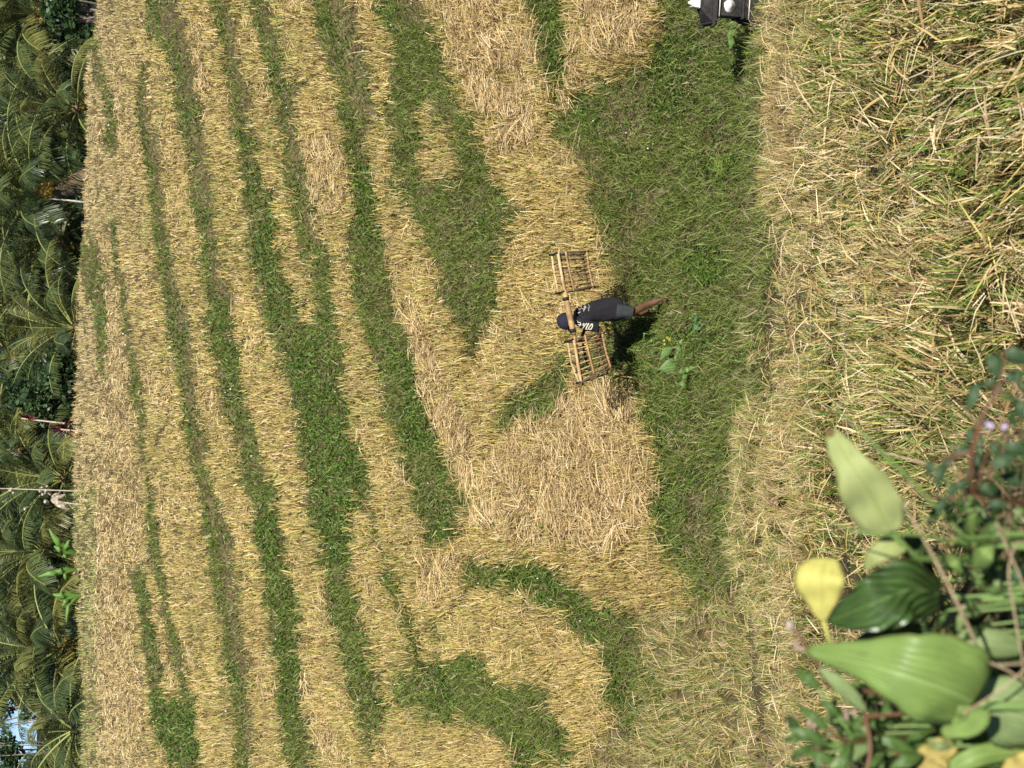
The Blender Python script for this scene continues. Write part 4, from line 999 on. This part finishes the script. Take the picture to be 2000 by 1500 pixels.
# ================================================================== plants on the path
M_taro = leafmat('taro_leaf', (.17, .30, .08), (.34, .45, .18), .45, .3, 4, .15)
M_taro2 = leafmat('blue_green_leaf', (.09, .20, .09), (.2, .32, .16), .45, .25, 4, .15)
M_stemg = mat('green_stem', (.15, .24, .06), .5, .4)
def taro(x0, y0, leaves, label, m, group='broad-leaved plants on the grassy path'):
    Xn = x0; p0, t0 = ground(np.array([float(x0)]), np.array([float(y0)])); base = Vector(p0[0]); t0 = float(t0[0])
    root = empty('taro_plant', base); tag(root, label, 'plant', group)
    for k_, (cx, cy, l, w_, ang) in enumerate(leaves):
        c = P(cx, cy, t0 - .25 - .02 * k_)
        # leaf lies facing up and to the camera; ang = direction of the tip in the photo plane (deg, 0 = photo right)
        a = R(ang); ax = (DWN * math.cos(a) - RGT * math.sin(a)); s = t0 / 3000
        A = c - ax * l * .5 * s; B = c + ax * l * .5 * s
        leaf('leaf', root, m, [A, c + Vector((0, -.02, .02)), B], [w_ * .35 * s, w_ * .95 * s, w_ * s, w_ * .7 * s, w_ * .3 * s, .01 * s], roll=.25, cup=.08, ripple=.03, seed=cx, thick=.002)
        mb = MB(); mb.add(tube([base, base.lerp(A, .6) + Vector((0, 0, .04)), A], [.012, .009, .007], 6)); mb.build('stem', M_stemg, root)
taro(1316, 722, [(1306, 718, 40, 34, 170), (1300, 692, 32, 18, 130), (1325, 700, 26, 18, 150), (1345, 671, 34, 18, 20), (1330, 682, 24, 14, 140), (1332, 688, 18, 10, 0)], 'large-leaved taro plant on the grass, broadest leaf beside dark shade', M_taro)
taro(1352, 735, [(1345, 722, 14, 12, 0), (1332, 727, 14, 12, 160), (1353, 719, 12, 9, 30), (1338, 738, 12, 10, 120), (1336, 752, 14, 10, 60)], 'small pale-leaved weed just left of the large taro plant', M_taro)
taro(1212, 700, [(1208, 694, 20, 14, 60), (1209, 664, 18, 9, 0), (1230, 690, 14, 9, 10)], 'small round-leaved plant under the front crate', M_taro)
taro(1364, 646, [(1364, 640, 16, 14, 30), (1372, 632, 12, 10, 60), (1360, 625, 18, 7, 100)], 'blue-green leaved plant right of the yellow blossoms on the path', M_taro2)
taro(1440, 52, [(1434, 48, 28, 16, 170), (1430, 70, 26, 16, 130), (1430, 86, 20, 14, 100), (1466, 80, 16, 10, 80)], 'broad-leaved plant drooping beside the black shrine', M_taro)
taro(1460, 178, [(1460, 165, 16, 10, 90), (1456, 190, 16, 10, 100), (1462, 205, 12, 8, 90)], 'round-leaved weed at the stubble edge, nearest one left of the shrine', M_taro)
taro(1270, 680, [(1275, 665, 12, 9, 0), (1262, 650, 10, 8, 30), (1277, 690, 11, 8, 90)], 'tiny pale weed between the taro plant and the front crate', M_taro)
# fern
p0, t0 = ground(np.array([1436.]), np.array([322.])); base = Vector(p0[0]); root = empty('fern', base); tag(root, 'bright yellow-green fern clump at the edge of the path', 'fern')
M_fern = mat('fern_leaf', (.26, .34, .05), .5, .3, trans=.3, col2=(.17, .26, .04), vscale=10)
q = random.Random(4)
for k_ in range(16):
    a = q.uniform(0, 6.28); L_ = q.uniform(.16, .26); mb = MB(); pts = []
    for i in range(9): s = i / 8; pts.append(Vector((math.cos(a) * L_ * s, math.sin(a) * L_ * s, .22 * math.sin(s * 2.2))))
    mb.add(tube(pts, .003, 4))
    for i in range(1, 9):
        T_ = (pts[i] - pts[i - 1]).normalized(); S_ = T_.cross(Vector((0, 0, 1))).normalized()
        for sg in (-1, 1):
            l_ = .055 * (1.1 - i / 9); e = S_ * sg * l_; mb.add(([pts[i], pts[i] + e * .5 + T_ * .012, pts[i] + e + T_ * .012, pts[i] + e * .5 - T_ * .006], [(0, 1, 2, 3)]))
    o = mb.build('frond', M_fern, root); o.location = (0, 0, 0)
# yellow blossoms
p0, t0 = ground(np.array([1308.]), np.array([662.])); base = Vector(p0[0]); root = empty('yellow_flower', base); tag(root, 'yellow-flowered weed just right of the large taro leaf', 'flower')
mb = MB(); 
for (x, y) in [(1308, 663), (1303, 659), (1297, 665), (1317, 661), (1298, 672)]:
    c = P(x, y, float(t0[0]) - .2) - base; mb2 = MB()
    for k_ in range(6):
        a = k_ * 1.047; d = DWN * math.cos(a) + RGT * math.sin(a); s = .02 if (x, y) == (1308, 663) else .012
        mb2.add(([c, c + d * s + DWN.cross(RGT) * .004 + d.cross(FWD) * s * .4, c + d * s * 1.5, c + d * s - d.cross(FWD) * s * .4], [(0, 1, 2, 3)]))
    o = mb2.build('blossom', mat('yellow_petal', (.80, .74, .12), .6, .2, trans=.3) if 'yellow_petal' not in bpy.data.materials else bpy.data.materials['yellow_petal'], root); o.location = (0, 0, 0)
    mb.add(tube([(0, 0, 0), c], .004, 5))
o = mb.build('stem', M_stemg, root); o.location = (0, 0, 0)

# ================================================================== near bank and its plants
CRX = []; CRZ = []
for y_, x_ in ((1900, 1560), (1500, 1655), (1400, 1700), (1300, 1790), (1200, 1860), (1100, 1890), (1000, 1900), (900, 1960), (820, 2040), (700, 2120), (400, 2250), (-300, 2400)):
    q_ = J(x_, y_, 2.35); CRX.append(q_.x); CRZ.append(q_.z)
def bank_z(X, Y):
    crest = float(np.interp(X, CRX, CRZ))
    z = crest - .5 * (2.35 - Y) if Y < 2.35 else crest - 1.35 * (Y - 2.35) - .25 * (Y - 2.35) ** 2
    return z + .05 * mnoise.noise(Vector((X * 5, Y * 5, 1))) + .02 * mnoise.noise(Vector((X * 19, Y * 19, 1)))
nx_, ny_ = 70, 60; bx = np.linspace(-4.2, 3.6, nx_); by = np.linspace(.2, 5.4, ny_)
V_ = np.array([[X, Y, max(bank_z(X, Y), -.9 + .0)] for Y in by for X in bx]); ii = np.arange(nx_ * ny_).reshape(ny_, nx_)
F_ = np.stack([ii[:-1, :-1], ii[:-1, 1:], ii[1:, 1:], ii[1:, :-1]], -1).reshape(-1, 4)
o = link('bank', np_mesh('bank', V_, F_), M_soil); tag(o, kind='structure')
# ground cover of the bank
n = 60000; X_ = rnd(n, -2.6, 1.4); Y_ = rnd(n, 1.2, 3.4); k_ = (X_ < .25) | (rnd(n) < .5); X_, Y_ = X_[k_], Y_[k_]; n = len(X_)
z_ = np.array([bank_z(a, b) for a, b in zip(X_, Y_)])
p = np.stack([X_, Y_, z_ + rnd(n, -.01, .10)], 1)
d = rng.normal(0, 1, (n, 3)); d[:, 2] = np.abs(d[:, 2]) * .6; d /= np.linalg.norm(d, axis=1)[:, None]
kind = rnd(n); ln = np.where(kind < .58, rnd(n, .015, .05), rnd(n, .06, .22)); wd = np.where(kind < .58, ln * .5, rnd(n, .0015, .004))
col = palette([(.055, .11, .025), (.08, .15, .03), (.035, .07, .02), (.13, .2, .05)], [3, 2, 3, 1], n, .2)
dr_ = kind >= .58; col[dr_] = palette([(.34, .24, .14), (.2, .13, .08), (.5, .4, .25), (.1, .17, .04)], [2, 2, 1, 2], dr_.sum())
dl = (kind < .58) & (rnd(n) < .18); col[dl] = palette([(.2, .13, .07), (.35, .28, .1)], [2, 1], dl.sum())
V_, F_, C_ = strips(p, d * ln[:, None], np.stack([rng.normal(0, .01, n), rng.normal(0, .01, n), -rnd(n, 0, .02)], 1), sides(d, n), wd, [.3, 1, .15], col)
o = link('bank_undergrowth', np_mesh('bank_undergrowth', V_, F_, C_), M_blade, smooth=False); tag(o, 'tangled small leaves and dry stems covering the near bank', 'undergrowth', kind='stuff')

G1 = leafmat('pale_ginger_leaf', (.56, .62, .25), (.42, .50, .16), .55, .4, 9, .14, .3, par=True)
G2 = leafmat('yellow_leaf', (.80, .74, .22), (.60, .58, .14), .55, .4, 7, .14, .3, par=True)
G3 = leafmat('dark_wrinkled_leaf', (.075, .145, .035), (.13, .21, .06), .34, .15, 6, .45, .5)
G3.node_tree.nodes['Bump'].inputs['Strength'].default_value = .55; G3.node_tree.nodes['Bump'].inputs['Distance'].default_value = .006
G4 = leafmat('glossy_ginger_leaf', (.27, .40, .10), (.34, .47, .15), .42, .28, 8, .22, .4, par=True)
G5 = leafmat('dull_green_leaf', (.31, .41, .16), (.36, .46, .2), .5, .3, 8, .2, .3, par=True)
G6 = leafmat('small_bank_leaf', (.12, .22, .05), (.2, .3, .09), .42, .3, 4, .3)
G7 = leafmat('withered_leaf', (.62, .52, .15), (.45, .32, .12), .7, .3, 5, .5, col2=(.45, .36, .10))
G8 = leafmat('teal_leaf', (.060, .115, .042), (.08, .15, .06), .5, .2, 4, .2)
M_stick = mat('dry_stem', (.42, .33, .20), .75, .2, col2=(.28, .2, .12), vscale=40)
M_redst = mat('red_stem', (.16, .08, .04), .5, .4)
def plant(name, label, cat, bx_, by_, bt_, group=None):
    b = P(bx_, by_, bt_); b.z = min(b.z, bank_z(b.x, b.y)) ; root = empty(name, b); tag(root, label, cat, group); return root, b
def W(px, t): return px * t / 3000
def pl(root, m, pts, ws, t=None, label=None, **k):
    P3 = [P(*q_) for q_ in pts]; tt_ = pts[len(pts) // 2][2]; return leaf('leaf', root, m, P3, [W(w__, tt_) for w__ in ws], label=label, **k)
def stem(root, m, pts, r_, name='stem'):
    mb = MB(); mb.add(tube([P(*q_) if not isinstance(q_, Vector) else q_ for q_ in pts], r_, 7)); return mb.build(name, m, root)
# a. pale ginger leaf pair
root, b = plant('ginger_plant', 'pale lime ginger plant with one upright leaf, brown at its tip', 'plant', 1800, 1150, 2.25)
pl(root, G1, [(1740, 1040, 2.1), (1712, 985, 2.08), (1668, 915, 2.06), (1622, 845, 2.1)], [44, 96, 112, 108, 92, 66, 50, 24], cup=.06, roll=.2, ripple=.05, seed=1, asym=.10)
pl(root, G1, [(1768, 1060, 2.16), (1735, 1068, 2.15), (1708, 1085, 2.15), (1690, 1112, 2.17)], [30, 50, 44, 34, 8], cup=.15, roll=-.3, seed=2)
stem(root, M_stemg, [b, (1790, 1090, 2.2), (1742, 1042, 2.12)], [.006, .005, .004])
o = stem(root, mat('brown_tip', (.16, .11, .04), .8, .2), [(1627, 852, 2.095), (1619, 842, 2.1), (1612, 838, 2.1)], [.005, .004, .001], 'dry_tip')
# b. yellow leaf
root, b = plant('yellow_leaf_plant', 'single bright yellow leaf standing on its stalk at the bank edge', 'plant', 1640, 1300, 2.2)
pl(root, G2, [(1607, 1212, 2.08), (1606, 1175, 2.07), (1606, 1130, 2.06), (1612, 1090, 2.08)], [10, 34, 58, 82, 96, 98, 78, 50], cup=.05, roll=.15, ripple=.035, seed=3, asym=.12)
stem(root, mat('yellow_stalk', (.55, .52, .14), .5, .3), [b, (1622, 1262, 2.14), (1607, 1210, 2.085)], [.005, .0045, .003])
# c. dark wrinkled leaf
root, b = plant('broadleaf_weed', 'dark green plant with a big wrinkled leaf between the yellow and glossy leaves', 'plant', 1830, 1200, 2.3)
pl(root, G3, [(1838, 1160, 2.12), (1775, 1152, 2.06), (1705, 1180, 2.045), (1618, 1212, 2.08)], [66, 108, 128, 128, 110, 68, 14], cup=.06, roll=-.2, ripple=.075, seed=4)
pl(root, G3, [(1800, 1085, 2.24), (1775, 1070, 2.24), (1745, 1078, 2.24)], [20, 50, 56, 34, 8], cup=.1, roll=.4, ripple=.05, seed=41)
pl(root, G3, [(1800, 1230, 2.22), (1740, 1240, 2.2), (1660, 1262, 2.2)], [20, 46, 50, 40, 8], cup=.1, roll=.5, ripple=.05, seed=42)
stem(root, M_stemg, [b, (1838, 1165, 2.22)], .004)
# d. large glossy leaf
root, b = plant('ginger_plant', 'ginger plant with the largest glossy green leaf, spread along the bank', 'plant', 1960, 1420, 2.2)
pl(root, G4, [(1905, 1372, 2.02), (1850, 1350, 1.98), (1770, 1322, 1.97), (1690, 1298, 2.0), (1574, 1272, 2.06)], [120, 178, 190, 172, 142, 100, 58, 12], cup=.05, roll=.25, ripple=.045, seed=5, asym=-.14)
pl(root, G4, [(1900, 1380, 2.0), (1890, 1410, 2.01), (1840, 1432, 2.03)], [60, 70, 50, 12], cup=-.1, roll=.3, seed=51)
stem(root, M_stemg, [b, (1915, 1378, 2.05)], .006)
# e. dull leaf right
root, b = plant('ginger_plant', 'ginger plant with wide dull leaves in the bottom corner, partly under the glossy leaf', 'plant', 1990, 1470, 2.25)
pl(root, G5, [(2045, 1420, 2.12), (1990, 1400, 2.1), (1930, 1385, 2.1), (1862, 1392, 2.13)], [110, 150, 150, 130, 90, 20], cup=.1, roll=.3, seed=6)
pl(root, G5, [(1995, 1268, 2.16), (1930, 1258, 2.14), (1850, 1262, 2.16)], [30, 58, 62, 50, 16], cup=.12, roll=.2, seed=7)
pl(root, G6, [(1960, 1345, 2.16), (1920, 1318, 2.14), (1875, 1295, 2.14)], [20, 46, 48, 30, 8], cup=.15, roll=.5, seed=8)
stem(root, M_stemg, [b, (2010, 1400, 2.16)], .006)
stem(root, M_stemg, [b, (2010, 1275, 2.18)], .005)
# f. lower leafy weed at the left
root, b = plant('leafy_weed', 'small-leaved weed with reddish buds below the big glossy leaf', 'plant', 1680, 1470, 2.2)
for k_, (a, c, w_, m_) in enumerate([((1600, 1305, 2.1), (1690, 1388, 2.1), 44, G5), ((1555, 1310, 2.14), (1600, 1345, 2.12), 34, G6), ((1540, 1425, 2.12), (1618, 1455, 2.12), 34, G6), ((1560, 1380, 2.12), (1615, 1425, 2.1), 28, G6), ((1535, 1400, 2.16), (1560, 1432, 2.15), 30, G3),
        ((1620, 1500, 2.1), (1700, 1455, 2.12), 40, G5), ((1640, 1520, 2.08), (1660, 1450, 2.1), 32, G6), ((1705, 1440, 2.14), (1790, 1470, 2.14), 36, G6), ((1680, 1420, 2.12), (1700, 1440, 2.12), 18, G5), ((1740, 1500, 2.12), (1800, 1475, 2.13), 40, G6), ((1600, 1370, 2.13), (1640, 1400, 2.12), 22, G6), ((1570, 1470, 2.14), (1630, 1490, 2.12), 30, G6)]):
    m0 = ((a[0] + c[0]) / 2, (a[1] + c[1]) / 2 - 4, (a[2] + c[2]) / 2 - .01); pl(root, m_, [c, m0, a], [5, w_ * .6, w_ * .78, w_ * .5, 3], cup=.08, ripple=.05, roll=.3 * (-1) ** k_, seed=60 + k_)
    stem(root, M_redst if k_ % 3 == 0 else M_stemg, [b, ((c[0] + 1680) / 2, (c[1] + 1470) / 2, 2.15), c], [.004, .003, .002])
for (x, y) in [(1560, 1262), (1545, 1222), (1590, 1410), (1660, 1395)]:
    mb = MB()
    for _ in range(7): mb.ball(P(x + q.uniform(-9, 9), y + q.uniform(-9, 9), 2.12), W(q.uniform(3, 6), 2.12), 6)
    mb.build('bud', mat('bud', (.30, .17, .13), .7, .2, col2=(.5, .42, .34), vscale=60), root)
stem(root, M_redst, [b, (1620, 1340, 2.14), (1575, 1262, 2.12), (1540, 1215, 2.12)], [.004, .004, .003, .002])
# f2. low leafy plants filling the bank
for idx_, (bx0, by0, nleaf, mm_, lab_) in enumerate([(1880, 1150, 9, G6, 'low bushy weed between the thick tan stalk and the dead branch'), (1960, 1180, 9, G8, 'dark low weed in the right part of the bank under the looping vine'), (1860, 1270, 8, G3, 'dark low weed between the glossy leaf and the dark wrinkled leaf'),
        (1760, 1455, 10, G6, 'mid-green bushy weed directly under the widest part of the glossy leaf'), (1900, 1460, 9, G3, 'dark-leaved weed beside the withered yellow-brown leaf'), (1640, 1430, 9, G6, 'bushy weed at the bottom edge below the small reddish buds'), (1975, 1040, 9, G8, 'shady weed behind the young sapling')]):
    root, b = plant('bank_weed', lab_, 'weed', bx0, by0, 2.22, 'leafy weeds filling the near bank')
    q2 = random.Random(700 + idx_)
    for k_ in range(nleaf):
        a = k_ * 2.4 + q2.uniform(-.4, .4); rr_ = q2.uniform(18, 52); cx_, cy_ = bx0 + math.cos(a) * rr_ - 10, by0 + math.sin(a) * rr_; l_ = q2.uniform(34, 62); t_ = 2.17 + q2.uniform(-.03, .03)
        x1_, y1_ = cx_ + math.cos(a) * l_, cy_ + math.sin(a) * l_
        pl(root, mm_ if q2.random() < .75 else G5, [(cx_, cy_, t_), ((cx_ + x1_) / 2 - 4, (cy_ + y1_) / 2, t_ - .015), (x1_, y1_, t_ + .01)], [4, l_ * .28, l_ * .36, l_ * .24, 3], cup=.1, roll=q2.uniform(-.6, .6), ripple=.05, seed=730 + k_)
        stem(root, M_stemg, [b, (cx_, cy_, t_)], [.003, .0018])
# g. withered leaves
for lab, pts, ws in [('withered yellow-brown leaf lying below the glossy ginger leaf', [(1800, 1508, 2.16), (1825, 1478, 2.14), (1862, 1452, 2.15)], [40, 60, 64, 50, 24]),
                     ('yellow curled leaf at the very bottom corner', [(1960, 1520, 2.12), (1990, 1498, 2.12), (2030, 1482, 2.12)], [20, 46, 50, 30])]:
    V_, F_, U_ = ribbon([P(*a) for a in pts], [W(a, 2.14) for a in ws], ripple=.2, cup=.1, seed=9)
    o = link('withered_leaf', np_mesh('withered_leaf', np.array([tuple(v) for v in V_]), np.array(F_), uv=np.array(U_)), G7); o.modifiers.new('t', 'SOLIDIFY').thickness = .0008; tag(o, lab, 'leaf')
root, b = plant('arching_leaf_plant', 'plant with a long arching yellow-green leaf along the bottom edge', 'plant', 1990, 1530, 2.25)
pl(root, G4, [(2020, 1470, 2.16), (1960, 1468, 2.14), (1900, 1482, 2.13), (1830, 1520, 2.15)], [20, 44, 46, 40, 8], cup=.15, roll=.2, seed=11)
stem(root, M_stemg, [b, (2020, 1472, 2.18)], .004)
# h. teal compound-leaf shrub, top right
root, b = plant('teal_leaf_shrub', 'slender shrub with small blue-green leaves on a red-brown stem', 'shrub', 1900, 1090, 2.2)
main = [b, Vector(P(1897, 965, 1.95)), Vector(P(1898, 880, 1.9)), Vector(P(1920, 810, 1.88)), Vector(P(1950, 760, 1.88)), Vector(P(1965, 690, 1.88))]
mb = MB(); mb.add(tube(main, [.004, .0035, .003, .003, .002, .001], 6)); mb.build('stem', M_redst, root)
for k_, (x, y, l_, w_, an) in enumerate([(1945, 715, 50, 34, 80), (1985, 700, 60, 34, 20), (1985, 735, 40, 26, -20), (1900, 775, 60, 24, 110), (1935, 755, 34, 24, 200), (1895, 850, 34, 18, 120), (1880, 885, 44, 26, 150), (1850, 905, 44, 20, 120), (1835, 930, 50, 22, 100), (1815, 915, 28, 20, 90), (1905, 930, 40, 22, 20), (1915, 905, 46, 26, -30), (1960, 900, 50, 30, -20), (1985, 880, 50, 30, 10), (1945, 880, 34, 20, 60), (1990, 800, 40, 24, 80), (1880, 950, 34, 18, 160), (1925, 960, 36, 20, 40), (1860, 960, 38, 20, 100), (1975, 940, 46, 24, 30), (1840, 990, 40, 18, 120), (1950, 990, 40, 22, 10)]):
    a = R(an); t_ = 1.93 + .02 * (k_ % 4); dx_ = math.cos(a) * l_ / 2; dy_ = math.sin(a) * l_ / 2
    pl(root, G8, [(x - dx_, y - dy_, t_), (x, y - 3, t_ - .005), (x + dx_, y + dy_, t_)], [4, w_ * .9, w_, w_ * .7, 3], cup=.1, roll=.4 * (-1) ** k_, seed=80 + k_)
    nearest = min(main[1:], key=lambda v: (v - P(x - dx_, y - dy_, t_)).length)
    mb = MB(); mb.add(tube([nearest, P(x - dx_, y - dy_, t_)], .0015, 5)); mb.build('twig', M_redst, root)
mb = MB()
for (x, y) in [(1925, 828), (1962, 834), (1935, 832)]: mb.ball(P(x, y, 1.9), W(7, 1.9), 6)
mb.build('blossom', mat('lilac_petal', (.55, .42, .58), .6, .2), root)
# i. small sapling with yellow green leaves
root, b = plant('young_sapling', 'young plant with upright yellow-green leaves right of the tan stalk', 'plant', 1905, 1130, 2.2)
for k_, (a, c, w_) in enumerate([((1893, 965, 2.05), (1898, 1050, 2.08), 20), ((1965, 1010, 2.05), (1905, 1060, 2.08), 22), ((1940, 1060, 2.05), (1900, 1110, 2.08), 44), ((1860, 1040, 2.07), (1895, 1075, 2.08), 16), ((1880, 1120, 2.07), (1850, 1080, 2.1), 26), ((1870, 1005, 2.08), (1895, 1060, 2.1), 12)]):
    pl(root, G6 if k_ % 2 else G4, [c, ((a[0] + c[0]) / 2, (a[1] + c[1]) / 2 - 3, a[2] - .01), a], [6, w_, w_, w_ * .6, 3], cup=.2, roll=.3, seed=120 + k_)
stem(root, M_stemg, [b, (1898, 1060, 2.09)], .004)
# j. dry stalks and grass blades
for lab, pts, r_, mm in [('thick tan dry stalk slanting across the leafy bank', [(1765, 985, 2.0), (1830, 1100, 1.98), (1880, 1200, 1.98), (1925, 1300, 2.02)], [.0014, .0022, .0026, .0024], M_stick),
                     ('tan looping dry vine in the dark bottom corner', [(1925, 1290, 2.0), (1960, 1305, 2.0), (1998, 1318, 2.0), (1985, 1220, 1.98), (1970, 1120, 2.0), (1985, 1060, 2.02)], .0016, M_stick),
                     ('brown dead branch behind the dark wrinkled leaf', [(1830, 1230, 2.3), (1880, 1190, 2.28), (1940, 1150, 2.28), (2010, 1100, 2.3)], [.004, .006, .005, .004], M_stick),
                     ('thin pale dry stem at the right of the bank', [(1945, 1020, 2.0), (1985, 1110, 2.0), (2010, 1170, 2.0)], .0016, M_stick),
                     ('long green grass blade crossing the pale ginger leaf', [(1620, 1020, 2.0), (1700, 1042, 1.97), (1790, 1045, 1.98), (1880, 1060, 2.02)], [.0008, .002, .0022, .002], M_stemg),
                     ('long green grass blade slanting toward the teal-leaved shrub', [(1635, 800, 2.0), (1720, 880, 1.98), (1800, 960, 1.98), (1885, 1050, 2.0)], [.0007, .0018, .0022, .0024], M_stemg),
                     ('curved dry tendril over the dull bottom leaf', [(1880, 1395, 2.0), (1935, 1360, 1.99), (1975, 1330, 1.99), (2010, 1300, 2.0)], .0018, M_stick),
                     ('brown twig among the weeds at the bottom', [(1690, 1520, 2.05), (1700, 1460, 2.06), (1690, 1400, 2.08)], .003, M_redst)]:
    P3 = [P(*a) for a in pts]; root_ = Vector((P3[-1].x, P3[-1].y, bank_z(P3[-1].x, P3[-1].y) - .02))
    mb = MB(); rr = list(r_) if hasattr(r_, '__len__') else [r_] * len(P3)
    fine = []; fr = []
    for i in range(len(P3) - 1):
        for j in range(6):
            s = j / 6; p0_ = P3[max(i - 1, 0)]; p1 = P3[i]; p2 = P3[i + 1]; p3 = P3[min(i + 2, len(P3) - 1)]
            fine.append(.5 * ((2 * p1) + (p2 - p0_) * s + (2 * p0_ - 5 * p1 + 4 * p2 - p3) * s * s + (3 * p1 - p0_ - 3 * p2 + p3) * s ** 3)); fr.append(rr[i] + (rr[i + 1] - rr[i]) * s)
    fine += [P3[-1], root_]; fr += [rr[-1], rr[-1]]
    mb.add(tube(fine, fr, 6)); o = mb.build('grass_blade' if 'blade' in lab else 'dry_stalk', mm); tag(o, lab, 'grass blade' if 'blade' in lab else 'dry stalk')
